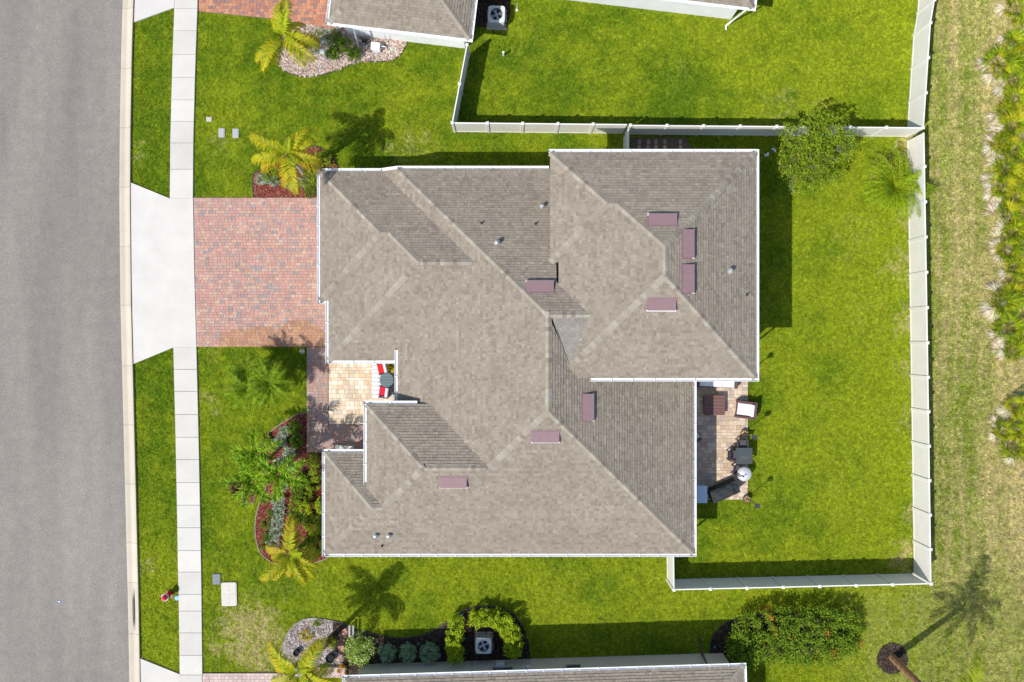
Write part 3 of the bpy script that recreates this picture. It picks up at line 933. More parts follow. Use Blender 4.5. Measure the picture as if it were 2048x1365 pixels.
for x_, y_, z_ in ((-9.5, 8.35, 2.3), (9.2, -10.45, 2.7), (-9.2, -10.45, 2.7), (11.2, 8.6, 5.4), (11.2, -1.5, 5.4), (-5.5, 8.4, 2.7)):
    d_ = MB(); d_.box(x_, y_, .1, .08, .06, z_ - .1, c=(.8, .8, .8)); d_.build('downspout', M_PLAIN, house)
# loose downspout stub and scuff at the north-west corner, where debris gathers on the shingles

def on_roof(px, py, faces, off=(0, 0, 0)):
    """where the view ray through a photo pixel meets the highest face"""
    best = None
    for f in faces:
        z = 4.0
        for _ in range(30):
            x, y = at(px, py, z)
            z = f.z(x, y)
        if inside(np.array([(x, y)]), f.poly)[0] and (best is None or z > best[0]):
            best = (z, x, y, f)
    return best

# slant-back attic vents: sloping hood, open louvred mouth with a pale lip, flange
def vent_parts(f, x, y):
    M = f.matrix(x, y, .03)
    root = bpy.data.objects.new('attic_vent', None); COL.objects.link(root); root.parent = house; root.matrix_local = M
    root.empty_display_size = .2
    w, l, h = 1.28, .50, .19
    m_ = MB()
    vs = [(-w / 2, -l / 2, 0), (w / 2, -l / 2, 0), (w / 2, l / 2, 0), (-w / 2, l / 2, 0), (-w / 2, -l / 2, h), (w / 2, -l / 2, h), (w / 2, l / 2, .02), (-w / 2, l / 2, .02)]
    m_.add(vs, [(0, 1, 5, 4), (1, 2, 6, 5), (3, 0, 4, 7), (4, 5, 6, 7), (2, 3, 7, 6)])
    link('hood', m_.mesh('hood', M_VENT), root)
    fl = MB(); fl.box(0, .02, -.012, w + .1, l + .1, .02); fl.build('flange', M_VENT, root)
    lp = MB(); lp.box(0, -l / 2 - .035, h * .42, w + .06, .05, .035); lp.box(-w / 2 - .01, -l / 2 - .02, 0, .03, .05, h * .6); lp.box(w / 2 + .01, -l / 2 - .02, 0, .03, .05, h * .6)
    lp.build('mouth_lip', M_WHITE, root)
    sc = MB(); sc.box(0, -l / 2 - .008, .015, w - .06, .01, h - .05); sc.build('louvre', M_DARK, root)
for px, py in ((1325, 442), (1374, 488), (1374, 558), (1323, 608), (1080, 575), (1174, 815), (1091, 872), (907, 963)):
    r_ = on_roof(px, py, FACES)
    if r_: vent_parts(r_[3], r_[1], r_[2])
def pipe(px, py, rad, h, capd):
    r_ = on_roof(px, py, FACES)
    if not r_: return
    z, x, y, f = r_; rad *= .78 if capd else 1.0; h *= .8
    m_ = MB()
    m_.tube([(x, y, z - .05), (x, y, z + h)], rad, 10)
    o_ = m_.build('vent_pipe', M_GALV if capd else M_DARK, house, smooth=False)
    if capd:
        c_ = MB(); c_.lathe([(rad * 1.15, z + h - .02), (rad * 1.75, z + h - .02), (rad * 1.75, z + h + .05), (rad * .9, z + h + .11), (0.01, z + h + .12)], x, y, 14)
        c_.build('cap', M_GALV, o_)
    fl = MB(); fl.lathe([(rad * 2.6, z + .0), (rad * 1.3, z + .09)], x, y, 12); fl.build('flashing', M_DARK if not capd else M_GALV, o_)
for px, py, r_, h_, c_ in ((1084, 414, .075, .30, True), (994, 487, .085, .34, True), (963, 447, .03, .26, False), (1071, 448, .03, .26, False),
                           (1459, 542, .085, .26, True), (1493, 590, .03, .26, False), (752, 1071, .08, .22, True), (778, 1071, .08, .22, True), (764, 1092, .03, .26, False)):
    pipe(px, py, r_, h_, c_)

# ------------------------------------------------------------------ neighbouring houses
def hip_faces(x0, x1, y0, y1, z0):
    w, d = x1 - x0, y1 - y0
    r = min(w, d) / 2
    if w >= d:
        a, b = (x0 + r, (y0 + y1) / 2), (x1 - r, (y0 + y1) / 2)
        return [Face((0, -1), -y0, z0, [(x0, y0), (x1, y0), b, a]), Face((0, 1), y1, z0, [(x1, y1), (x0, y1), a, b]),
                Face((-1, 0), -x0, z0, [(x0, y1), (x0, y0), a]), Face((1, 0), x1, z0, [(x1, y0), (x1, y1), b])], a, b
    a, b = ((x0 + x1) / 2, y0 + r), ((x0 + x1) / 2, y1 - r)
    return [Face((0, -1), -y0, z0, [(x0, y0), (x1, y0), a]), Face((0, 1), y1, z0, [(x1, y1), (x0, y1), b]),
            Face((-1, 0), -x0, z0, [(x0, y1), (x0, y0), a, b]), Face((1, 0), x1, z0, [(x1, y0), (x1, y1), b, a])], a, b

def neighbour(name, label, origin, rz, bodies, wall_c, lim, z0=2.8, inset=.45):
    h = thing(name, label, 'house', origin, rz)
    rm = MB(); shm = MB(); roofo = None
    capl = []
    for (x0, x1, y0, y1) in bodies:
        fs, a, b = hip_faces(x0, x1, y0, y1, z0)
        for f in fs:
            deck(rm, f)
            g = Face(f.d, f.c, f.z0, [p for p in clip_rect(f.poly, -50, 50, lim[0], lim[1])])
            if len(g.poly) >= 3: shingle(shm, g)
        zr = fs[0].z0 + PITCH * min(x1 - x0, y1 - y0) / 2
        for (cx, cy) in ((x0, y0), (x1, y0), (x0, y1), (x1, y1)):
            e = min((a, b), key=lambda p: (p[0] - cx) ** 2 + (p[1] - cy) ** 2)
            p, q = Vector((cx, cy, z0)), Vector((e[0], e[1], zr))
            if lim[0] - 1 < cy < lim[1] + 1:
                t = 1.0
                if q.y > lim[1]: t = (lim[1] - p.y) / (q.y - p.y)
                if q.y < lim[0]: t = (lim[0] - p.y) / (q.y - p.y)
                if t > .02: capl.append((p, p.lerp(q, min(1, t)), 'hip'))
        walls(h, x0 + inset, x1 - inset, y0 + inset, y1 - inset, z0 - .17, wall_c)
        soffit(h, x0 + .02, x1 - .02, y0 + .02, y1 - .02, z0)
        for p, q, o_ in (((x0 - .14, y0), (x1 + .14, y0), (0, -1)), ((x0 - .14, y1), (x1 + .14, y1), (0, 1)), ((x0, y0), (x0, y1), (-1, 0)), ((x1, y0), (x1, y1), (1, 0))):
            gutter(h, (*p, z0), (*q, z0), o_)
    roofo = rm.build('roof', M_SHINGLE, h)
    if shm.v:
        s_ = shm.build('shingles', M_SHINGLE, roofo); s_['kind'] = 'stuff'
    for c_ in capl: cap_line(*c_, roofo)
    flush_caps(roofo, 150)
    return h
north = neighbour('house', 'neighbour house at the top edge with white walls beside the rock bed', (-9.22, 16.01, 0), math.atan2(-.118, .993),
                  [(0.0, 7.16, 0.0, 14.0), (0.7, 21.1, 3.23, 16.0)], (0.78, 0.79, 0.80), (-1, 17))
south = neighbour('house', 'neighbour house at the bottom edge with beige wall and long white gutter', (-8.39, -16.94, 0), R(1.75),
                  [(0.0, 20.03, -14.0, 0.0)], (0.50, 0.47, 0.40), (-15.0, 1), inset=.36)

# ------------------------------------------------------------------ fences
def fence_line(root, pts, z=1.83, last_post=True, post_every=1.83, skip_first=False):
    """posts with caps, tongue-and-groove panels between them, top and bottom rail"""
    for si, (p, q) in enumerate(zip(pts[:-1], pts[1:])):
        p, q = Vector((*p, 0)), Vector((*q, 0)); d = q - p; n = max(1, round(d.length / post_every)); an = math.atan2(d.y, d.x)
        step = d / n; L_ = step.length
        key = round(L_, 2)
        pan = MB(); k = int((L_ - .13) / .152); bw = (L_ - .14) / k
        for i in range(k):
            pan.box(-(L_ - .14) / 2 + bw * (i + .5), 0, .12, bw - .006, .035, z - .22, bev=.004, c=(1, 1, 1))
        pan.box(0, 0, .12, L_ - .14, .022, z - .22)
        rail = MB(); rail.box(0, 0, 0, L_ - .13, .06, .10, bev=.006); rail_me = rail.mesh('rail', M_FENCE)
        pan_me = pan.mesh('panel', M_FENCE)
        po = MB(); po.box(0, 0, 0, .127, .127, z + .02, bev=.0)
        po_me = po.mesh('post', M_FENCE)
        cp = MB(); cp.box(0, 0, 0, .15, .15, .03); cp.add([(-.065, -.065, .03), (.065, -.065, .03), (.065, .065, .03), (-.065, .065, .03), (0, 0, .07)], [(0, 1, 4), (1, 2, 4), (2, 3, 4), (3, 0, 4)])
        cp_me = cp.mesh('cap', M_FENCE)
        for i in range(n + 1):
            if i == n and not (last_post and si == len(pts) - 2): continue
            if i == 0 and si == 0 and skip_first: continue
            c_ = p + step * i
            o_ = link('post', po_me, root, M=Matrix.Translation(c_) @ Matrix.Rotation(an, 4, 'Z'))
            link('cap', cp_me, o_, (0, 0, z + .02))
        for i in range(n):
            c_ = p + step * (i + .5)
            M = Matrix.Translation(c_) @ Matrix.Rotation(an, 4, 'Z')
            link('panel', pan_me, root, M=M)
            link('rail', rail_me, root, M=M @ Matrix.Translation((0, 0, z - .11)))
            link('rail', rail_me, root, M=M @ Matrix.Translation((0, 0, .03)))
Z1 = 1.83
T = lambda px, py: at(px, py, Z1)
f = thing('fence', 'short cream vinyl fence running down from the north neighbour house corner to the property line', 'fence')
fence_line(f, [T(934, 90), T(904.5, 246)], last_post=False)
f = thing('fence', 'long cream vinyl fence between the house yard and the northern neighbour lawn', 'fence')
fence_line(f, [T(904.5, 246), T(1257, 249.5), ], last_post=False); fence_line(f, [T(1261, 251), T(1846, 256)], last_post=True)
f = thing('fence', 'short pale gate fence joining the north fence to the two-storey wall beside stepping stones', 'fence')
fence_line(f, [T(1257, 256), T(1257, 318)], skip_first=True, last_post=False, post_every=1.5)
f = thing('fence', 'cream vinyl fence behind the northern neighbour lawn, inner face showing', 'fence')
fence_line(f, [T(1874, -60), T(1869, 0), T(1861, 46), T(1847, 256)], last_post=False)
f = thing('fence', 'long vinyl fence along the right side of the back yard facing the dry field', 'fence')
fence_line(f, [T(1848, 263), T(1855, 686), T(1862, 1168)], skip_first=True, last_post=True)
f = thing('fence', 'vinyl fence across the bottom of the back yard above the long hedge', 'fence')
fence_line(f, [T(1348, 1180), T(1858, 1168)], last_post=False)
f = thing('fence', 'short vinyl fence from the house south wall down to the lower fence corner', 'fence')
fence_line(f, [T(1347, 1103), T(1348, 1180)], last_post=False)

# ------------------------------------------------------------------ planting beds
def chip_material(name, cols, rough=0.9, noise_amt=0.15):
    m = bpy.data.materials.new(name); m.use_nodes = True
    nt = m.node_tree; b = nt.nodes['Principled BSDF']; b.inputs['Roughness'].default_value = rough
    b.inputs['Specular IOR Level'].default_value = 0.2
    oi = N(nt, 'ShaderNodeObjectInfo'); r = N(nt, 'ShaderNodeValToRGB')
    r.color_ramp.interpolation = 'CONSTANT'
    while len(r.color_ramp.elements) < len(cols): r.color_ramp.elements.new(0.5)
    for i, c in enumerate(cols):
        r.color_ramp.elements[i].position = i / len(cols); r.color_ramp.elements[i].color = (*c, 1)
    nt.links.new(oi.outputs['Random'], r.inputs[0])
    geo = N(nt, 'ShaderNodeNewGeometry'); n1 = N(nt, 'ShaderNodeTexNoise'); n1.inputs['Scale'].default_value = 25
    nt.links.new(geo.outputs['Position'], n1.inputs['Vector'])
    mr = N(nt, 'ShaderNodeMapRange'); mr.inputs[3].default_value = .75; mr.inputs[4].default_value = 1.25
    nt.links.new(n1.outputs['Fac'], mr.inputs[0])
    sc = N(nt, 'ShaderNodeVectorMath', operation='SCALE'); nt.links.new(r.outputs[0], sc.inputs[0]); nt.links.new(mr.outputs[0], sc.inputs['Scale'])
    nt.links.new(sc.outputs[0], b.inputs['Base Color'])
    return m
def chip_mesh(name, mat, sx, sy, sz, k=2):
    m_ = MB(); r_ = random.Random(3)
    for i in range(k):
        x, y = r_.uniform(-.03, .03) * (k > 1), r_.uniform(-.03, .03) * (k > 1)
        m_.box(x, y, r_.uniform(-.005, .01), sx * r_.uniform(.7, 1.2), sy * r_.uniform(.7, 1.2), sz, rz=r_.uniform(0, 3), bev=sz * .4)
    return m_.mesh(name, mat)
MC_RED = chip_material('red_mulch', [(0.21, 0.050, 0.032), (0.16, 0.034, 0.025), (0.27, 0.075, 0.05), (0.12, 0.03, 0.02), (0.30, 0.14, 0.10), (0.19, 0.04, 0.03)])
MC_DARK = chip_material('dark_mulch', [(0.045, 0.032, 0.025), (0.03, 0.022, 0.018), (0.07, 0.05, 0.036), (0.10, 0.075, 0.055), (0.035, 0.025, 0.02)])
MC_ROCK = chip_material('river_rock', [(0.44, 0.33, 0.26), (0.52, 0.43, 0.37), (0.30, 0.21, 0.16), (0.60, 0.54, 0.50), (0.38, 0.26, 0.20), (0.48, 0.37, 0.28), (0.33, 0.30, 0.29)])
MC_GRAVEL = chip_material('grey_gravel', [(0.30, 0.26, 0.24), (0.42, 0.37, 0.34), (0.18, 0.155, 0.145), (0.50, 0.46, 0.43), (0.35, 0.28, 0.25), (0.24, 0.22, 0.22)])
M_SOILR = material('mulch_soil', (0.13, 0.032, 0.024), 0.95, 0.25, 12.0, bump=0.8, bscale=45, spec=0.1, fine=0.3)
M_SOILD = material('dark_soil', (0.035, 0.026, 0.02), 0.95, 0.25, 12.0, bump=0.8, bscale=45, spec=0.1, fine=0.3)
M_SOILG = material('gravel_soil', (0.24, 0.20, 0.175), 0.95, 0.2, 12.0, bump=0.8, bscale=45, spec=0.1, fine=0.3)
M_EDGE = material('edging', (0.06, 0.055, 0.05), 0.7, 0.2, 5.0)
M_EDGEL = material('pale_edging', (0.30, 0.27, 0.23), 0.8, 0.2, 5.0)

BEDS = []
def bed(name, px, soil, chips, density, csize, label, cat='mulch', edge=M_EDGE, edge_open=None, z=.03, smooth=True, edge_range=None):
    poly = G(*px)
    BEDS.append(poly)
    m_ = MB(); m_.prism(poly if sum(poly[i][0] * poly[(i + 1) % len(poly)][1] - poly[(i + 1) % len(poly)][0] * poly[i][1] for i in range(len(poly))) > 0 else poly[::-1], -.02, z)
    b_ = structure(name, m_, soil)
    if edge_range:
        pts = poly[edge_range[0]:edge_range[1]]
        if smooth: pts = smooth_curve(pts, 6, False)
        e_ = MB()
        for p, q in zip(pts[:-1], pts[1:]):
            d = Vector((q[0] - p[0], q[1] - p[1])); L_ = d.length
            e_.box((p[0] + q[0]) / 2, (p[1] + q[1]) / 2, 0, L_ + .01, .035, z + .05, rz=math.atan2(d.y, d.x))
        e_.build('edging', edge, b_)
    P = random_in(poly, density)
    pts = np.column_stack([P, np.full(len(P), z + .005)])
    scatter({'red_mulch': 'bark_mulch', 'dark_mulch': 'dark_bark_mulch', 'river_rock': 'river_rocks', 'grey_gravel': 'gravel'}[chips.name], pts, chip_mesh('chips', chips, *csize), .7, 1.5, label, cat, .5)
    return poly

nw_px = [(507, 395), (507, 352), (528, 337), (560, 316), (600, 300), (628, 293), (655, 305), (671, 324), (678, 345), (675, 372), (660, 395)]
bed('north_west_bed', nw_px, M_SOILR, MC_RED, 420, (.075, .03, .012, 3), 'red bark mulch under the palm beside the driveway top edge', edge_range=(0, 10))
fr_px = [(613, 826), (597, 829), (575, 840), (550, 857), (532, 873), (523, 889), (521, 905), (526, 928), (534, 955), (530, 985), (521, 1005), (513, 1030), (511, 1060), (514, 1085),
         (522, 1106), (540, 1122), (560, 1133), (590, 1136), (620, 1128), (648, 1119), (665, 1108), (680, 1095), (680, 912), (613, 907)]
bed('front_bed', fr_px, M_SOILR, MC_RED, 420, (.075, .03, .012, 3), 'red bark mulch of the long curved bed in front of the house', edge=M_EDGEL, edge_range=(0, 21))
bed('palm_ring', [(497 + 14 * math.cos(a), 991 + 17 * math.sin(a)) for a in np.linspace(0, 6.28, 17)[:-1]], M_SOILR, MC_RED, 420, (.075, .03, .012, 3),
    'small oval of red bark mulch in the front lawn under the palm fronds', edge=M_EDGEL, edge_range=(0, 16))
bed('dark_plant_ring', [(474 + 11 * math.cos(a), 974 + 12 * math.sin(a)) for a in np.linspace(0, 6.28, 15)[:-1]], M_SOILR, MC_RED, 420, (.075, .03, .012, 3),
    'tiny ring of red bark mulch at the foot of the dark twiggy plant', edge=M_EDGEL, edge_range=(0, 14))
rb_px = [(553, 92), (553, 106), (555, 123), (566, 139), (583, 149), (606, 154), (626, 154), (646, 150), (666, 144), (699, 131), (721, 124), (749, 124), (774, 123), (792, 118), (804, 106), (811, 93),
         (815, 80), (700, 60), (680, 35), (655, 52), (612, 47), (580, 62)]
bed('rock_bed', rb_px, M_SOILG, MC_ROCK, 330, (.06, .045, .035, 3), 'tan and pink river rocks of the curved bed at the top', 'rocks', edge_range=(0, 16))
bed('air_conditioner_bed', [(948, -60), (1022, -60), (1019, 30), (1012, 57), (948, 53)], M_SOILD, MC_DARK, 300, (.07, .04, .02, 3), 'dark brown mulch around the upper air conditioner')
gb_px = [(597, 1346), (580, 1330), (568, 1310), (565, 1294), (569, 1282), (576, 1266), (589, 1250), (608, 1239), (626, 1236), (644, 1238), (668, 1242), (664, 1262), (652, 1280), (668, 1300), (688, 1312), (684, 1337), (640, 1338), (636, 1346)]
bed('gravel_bed', gb_px, M_SOILG, MC_GRAVEL, 380, (.055, .04, .03, 3), 'grey gravel of the round bed beside the bottom driveway', 'gravel', edge=M_EDGEL, edge_range=(0, 11))
db_px = [(684, 1337), (688, 1312), (668, 1300), (652, 1280), (664, 1262), (668, 1242), (688, 1246), (706, 1258), (722, 1262), (750, 1268), (780, 1274), (810, 1276), (850, 1269), (880, 1253), (905, 1238), (925, 1222), (945, 1214), (970, 1212), (1000, 1215), (1030, 1231), (1049, 1260), (1058, 1290), (1060, 1325), (1060, 1345), (700, 1352)]
bed('dark_bed', db_px, M_SOILD, MC_DARK, 330, (.08, .035, .015, 3), 'dark mulch under the round blue-green shrubs along the bottom house', edge_range=(5, 21))
hb_px = [(1418, 1308), (1424, 1274), (1443, 1251), (1480, 1235), (1560, 1226), (1640, 1236), (1690, 1255), (1690, 1285), (1640, 1305), (1520, 1312), (1470, 1345), (1440, 1325)]
bed('hedge_bed', hb_px, M_SOILD, MC_DARK, 200, (.08, .035, .015, 3), 'dark mulch showing at the left end of the long hedge', edge_range=(0, 6))
pr_px = [(1784 + 30 * math.cos(a) * (1 + .05 * math.sin(3 * a)), 1317 + 31 * math.sin(a)) for a in np.linspace(0, 6.28, 23)[:-1]]
bed('tree_ring', pr_px, M_SOILD, MC_DARK, 330, (.07, .035, .02, 3), 'round patch of dark mulch at the foot of the leaning palm trunk', edge_range=None)

# ------------------------------------------------------------------ foliage
def leaf(mb, p, L_, W_, yaw, pitch, roll, c, bend=.25):
    cy, sy = math.cos(yaw), math.sin(yaw); cp, sp = math.cos(pitch), math.sin(pitch)
    d = Vector((cy * cp, sy * cp, sp)); s_ = Vector((-sy, cy, 0)) * math.cos(roll) + Vector((-cy * sp, -sy * sp, cp)) * math.sin(roll)
    m_ = p + d * L_ * .5; e = p + d * L_ - Vector((0, 0, L_ * bend))
    i = len(mb.v)
    mb.v.extend([tuple(p), tuple(m_ + s_ * W_ * .5), tuple(e), tuple(m_ - s_ * W_ * .5)])
    mb.f.append((i, i + 1, i + 2, i + 3)); mb.c.append(c)

def foliage(mb, cx, cy, cz, rx, ry, rz, n, L_, W_, pal, clumps=0, csp=.18, flat=0.0, up=.35, boxy=False, rz0=0.0, tipcol=None):
    """leaves spread through an uneven crown volume in clumps"""
    cl = []
    if clumps:
        for _ in range(clumps):
            while True:
                q = Vector((rnd.uniform(-1, 1), rnd.uniform(-1, 1), rnd.uniform(-.6 if not boxy else -.9, 1)))
                ln = q.length if not boxy else max(abs(q.x) ** 2.2 + abs(q.y) ** 2.2, abs(q.z))
                if .35 < ln < 1: break
            cl.append((q, rnd.uniform(.75, 1.25)))
    for _ in range(n):
        if cl:
            q, s_ = rnd.choice(cl)
            v = q + Vector((rnd.gauss(0, csp), rnd.gauss(0, csp), rnd.gauss(0, csp))) * s_
            t = s_
        else:
            while True:
                v = Vector((rnd.uniform(-1, 1), rnd.uniform(-1, 1), rnd.uniform(-.5, 1)))
                if .3 < v.length < 1: break
            t = 1.0
        v = Vector((v.x * rx, v.y * ry, v.z * rz))
        if rz0:
            v = Vector((v.x * math.cos(rz0) - v.y * math.sin(rz0), v.x * math.sin(rz0) + v.y * math.cos(rz0), v.z))
        p = Vector((cx, cy, max(.03, cz + v.z))) + Vector((v.x, v.y, 0))
        yaw = math.atan2(v.y, v.x) + rnd.gauss(0, 1.0)
        c0 = rnd.choice(pal); k = rnd.uniform(.8, 1.2)
        leaf(mb, p, L_ * rnd.uniform(.7, 1.3), W_ * rnd.uniform(.8, 1.2), yaw, rnd.gauss(up, .45), rnd.gauss(0, .5), tuple(a * k for a in c0))

P_GREEN = [(0.075, 0.15, 0.012), (0.12, 0.21, 0.016), (0.05, 0.11, 0.01), (0.16, 0.25, 0.02)]
P_YG = [(0.20, 0.27, 0.015), (0.26, 0.32, 0.02), (0.13, 0.21, 0.015), (0.08, 0.15, 0.012), (0.30, 0.34, 0.03)]
P_LIME = [(0.33, 0.42, 0.015), (0.42, 0.48, 0.02), (0.24, 0.34, 0.015), (0.15, 0.25, 0.012)]
P_SILVER = [(0.32, 0.41, 0.34), (0.42, 0.51, 0.44), (0.22, 0.31, 0.25), (0.50, 0.57, 0.50), (0.16, 0.24, 0.17)]
P_BLUE = [(0.20, 0.33, 0.22), (0.27, 0.42, 0.29), (0.36, 0.50, 0.37), (0.12, 0.22, 0.13)]
P_OLIVE = [(0.12, 0.20, 0.010), (0.18, 0.28, 0.012), (0.24, 0.33, 0.016), (0.075, 0.12, 0.010), (0.22, 0.20, 0.03)]
P_HEDGE = [(0.13, 0.22, 0.014), (0.19, 0.28, 0.018), (0.09, 0.16, 0.012), (0.23, 0.31, 0.025), (0.06, 0.12, 0.01)]
P_RED = [(0.16, 0.025, 0.025), (0.24, 0.05, 0.035), (0.10, 0.015, 0.02), (0.30, 0.10, 0.06)]

def shrub(name, label, cat, px, py, h, rx, ry=None, pal=P_GREEN, n=500, L_=.10, W_=.055, clumps=26, group=None, csp=.16, boxy=False, rz0=0.0, up=.35):
    ry = ry or rx
    x, y = at(px, py, h * .6)
    m_ = MB()
    foliage(m_, 0, 0, h * .5, rx, ry, h * .5, n, L_, W_, pal, clumps, csp, boxy=boxy, rz0=rz0, up=up)
    st = MB()
    for k in range(5):
        a = k * 1.26; st.tube([(0, 0, 0), (rx * .25 * math.cos(a), ry * .25 * math.sin(a), h * .3), (rx * .55 * math.cos(a), ry * .55 * math.sin(a), h * .6)], [.016, .012, .006], 5, (0.12, 0.085, 0.05))
    o_ = m_.build(name, M_LEAF, None, loc=(x, y, 0)); tag(o_, label, cat, group)
    st.build('stems', M_BARK, o_)
    return o_

# north-west bed
shrub('shrub', 'leafy green shrub half hidden by the left fronds of the driveway palm', 'shrub', 541, 345, .7, .5, .42, P_YG, 550)
shrub('shrub', 'broad bright green shrub between the palm trunk and the garage corner', 'shrub', 624, 356, .8, .55, .7, P_YG, 1000, clumps=36)
shrub('shrub', 'green shrub inside the curved edge of the driveway bed', 'shrub', 645, 322, .7, .55, .5, P_YG, 700, rz0=-.6)
SIL = 'silver shrubs in the driveway bed'
shrub('silver_shrub', 'silver-leaved shrub at the left end of the driveway bed', 'shrub', 521, 359, .45, .36, .27, P_SILVER, 420, .08, .035, group=SIL)
shrub('silver_shrub', 'silver-leaved shrub just left of the hanging palm frond', 'shrub', 546, 363, .42, .34, .24, P_SILVER, 400, .08, .035, group=SIL)
shrub('silver_shrub', 'silver-leaved shrub just right of the hanging palm frond', 'shrub', 581, 370, .42, .28, .22, P_SILVER, 320, .08, .035, group=SIL)
shrub('silver_shrub', 'silver-leaved shrub above the clipped green ball', 'shrub', 607, 364, .42, .3, .28, P_SILVER, 360, .08, .035, group=SIL)
shrub('round_shrub', 'clipped dark green ball shrub at the driveway edge by the garage corner', 'shrub', 620, 385, .5, .33, .3, P_GREEN, 800, .05, .03, clumps=60, csp=.1)
# front bed
S2 = 'silver shrubs in the front bed'
for px, py, rx, ry, lb in ((567, 864, .34, .3, 'silver-green shrub at the upper tip of the front bed'), (560, 884, .3, .3, 'pale silver shrub beside the dark red plant in the front bed'),
                           (577, 905, .33, .36, 'silver-green shrub left of the dark mulch strip near the front path'), (567, 925, .28, .25, 'silver shrub touching the half-buried pale rock'),
                           (580, 938, .22, .2, 'small silver shrub below the raised palm frond in the front bed'),
                           (566, 974, .24, .26, 'silver shrub just below the palm crowns of the front bed'), (556, 1001, .37, .34, 'first and widest silver shrub of the long silver strip'),
                           (556, 1022, .36, .33, 'second silver shrub down the long silver strip'), (553, 1043, .34, .34, 'silver shrub right of the small clipped ball in the mulch'),
                           (551, 1065, .33, .34, 'silver shrub in the lower half of the silver strip'), (546, 1086, .34, .34, 'lowest silver shrub of the strip, beside the yellow palm frond')):
    shrub('silver_shrub', lb, 'shrub', px, py, .45, rx, ry, P_SILVER, 480, .085, .035, clumps=24, group=S2)
G2 = 'green shrubs in the front bed'
for px, py, h, rx, ry, pal, lb in ((586, 856, .8, .34, .4, P_GREEN, 'tall green shrub at the top of the front bed beside the path'), (591, 884, .7, .28, .38, P_GREEN, 'dark green shrub right of the silver shrubs next to the path'),
                                   (534, 882, .4, .27, .25, P_YG, 'low green shrub at the left bulge of the front bed'),
                                   (600, 962, .7, .35, .35, P_GREEN, 'mid green shrub right of the palm crowns'), (594, 985, .75, .38, .36, P_GREEN, 'mid green shrub right of the first silver shrub'),
                                   (592, 1010, .75, .36, .36, P_YG, 'green shrub right of the second silver shrub'), (590, 1034, .7, .36, .36, P_GREEN, 'green shrub above the yellow palm frond tip'),
                                   (627, 922, .8, .3, .36, P_YG, 'green shrub against the path end and the house corner'), (629, 950, .8, .33, .36, P_YG, 'yellow-green shrub near the front corner gutter'),
                                   (625, 972, .75, .35, .28, P_YG, 'yellow-green shrub above the bare red mulch by the wall'), (615, 993, .5, .22, .2, P_YG, 'small yellow-green shrub amid the red spiky plants'),
                                   (612, 1016, .8, .36, .36, P_LIME, 'lime shrub left of the red rosettes'), (641, 1012, .8, .22, .34, P_LIME, 'lime shrub pressed against the house gutter'),
                                   (616, 1042, .8, .3, .3, P_YG, 'yellow-green shrub in the middle of the wall row'), (637, 1036, .8, .3, .3, P_YG, 'shadowed green shrub touching the wall below the lime one'),
                                   (628, 1060, .85, .38, .3, P_LIME, 'bright lime shrub above the dark gap near the house corner'), (611, 1090, .9, .42, .36, P_YG, 'leafy green shrub right of the lower palm'),
                                   (632, 1095, .9, .35, .42, P_YG, 'leafy green shrub at the house corner gutter'), (622, 1113, .7, .36, .2, P_YG, 'green shrub at the bottom tip of the front bed')):
    shrub('shrub', lb, 'shrub', px, py, h, rx, ry, pal, 620, .10, .055, clumps=20, group=G2)
B2 = 'clipped ball shrubs in the front bed'
for px, py, r_, lb in ((531, 1050, .31, 'clipped green ball standing alone in the red mulch'), (534, 1075, .28, 'upper of two touching clipped balls left of the silver strip'), (531, 1091, .30, 'lower of two touching clipped balls left of the silver strip'), (541, 1027, .2, 'small light green ball tucked against the silver strip')):
    shrub('round_shrub', lb, 'shrub', px, py, .45, r_, r_, P_GREEN, 650, .05, .03, clumps=50, csp=.1, group=B2)

def rosette(label, px, py, r_, h, pal, n=26, wl=.05, group=None, name='spiky_plant'):
    x, y = at(px, py, h * .4); m_ = MB()
    for i in range(n):
        a = i * 2.4; c = tuple(k * rnd.uniform(.8, 1.2) for k in rnd.choice(pal))
        leaf(m_, Vector((0, 0, .03)), r_ * rnd.uniform(.8, 1.15), wl, a, math.atan2(h, r_) * rnd.uniform(.3, 1.6), 0, c, .15)
    o_ = m_.build(name, M_LEAF, None, loc=(x, y, 0)); tag(o_, label, 'plant', group); return o_
RG = 'red spiky plants in the front bed'
for px, py, r_, lb in ((574, 878, .25, 'dark red spiky plant between silver and green shrubs at the bed top'), (632, 985, .28, 'red spiky rosette near the wall above the small shrub'), (626, 1000, .3, 'red spiky rosette left of the lime wall shrub'),
                       (640, 990, .22, 'red spiky rosette closest to the wall gutter'), (622, 1048, .2, 'brownish red rosette in the wall row'), (574, 990, .22, 'dark red spiky plant right of the silver strip top'), (643, 1070, .25, 'dark red spiky plant against the lower wall'),
                       (606, 1000, .2, 'dark red spiky plant between two green rows')):
    rosette(lb, px, py, r_, .3, P_RED, group=RG)
# dark twiggy plant
x, y = at(466, 992, .4); m_ = MB()
for i in range(46):
    a = rnd.gauss(3.9, .75); leaf(m_, Vector((.25, .3, .1)), rnd.uniform(.25, .85), .05, a, rnd.uniform(.0, .8), rnd.uniform(-1, 1), rnd.choice([(0.02, 0.012, 0.014), (0.035, 0.012, 0.014), (0.05, 0.015, 0.012)]), .2)
o_ = m_.build('dark_plant', M_LEAF, None, loc=(x, y, 0)); tag(o_, 'nearly black twiggy plant leaning over the lawn left of the palm crowns', 'plant')

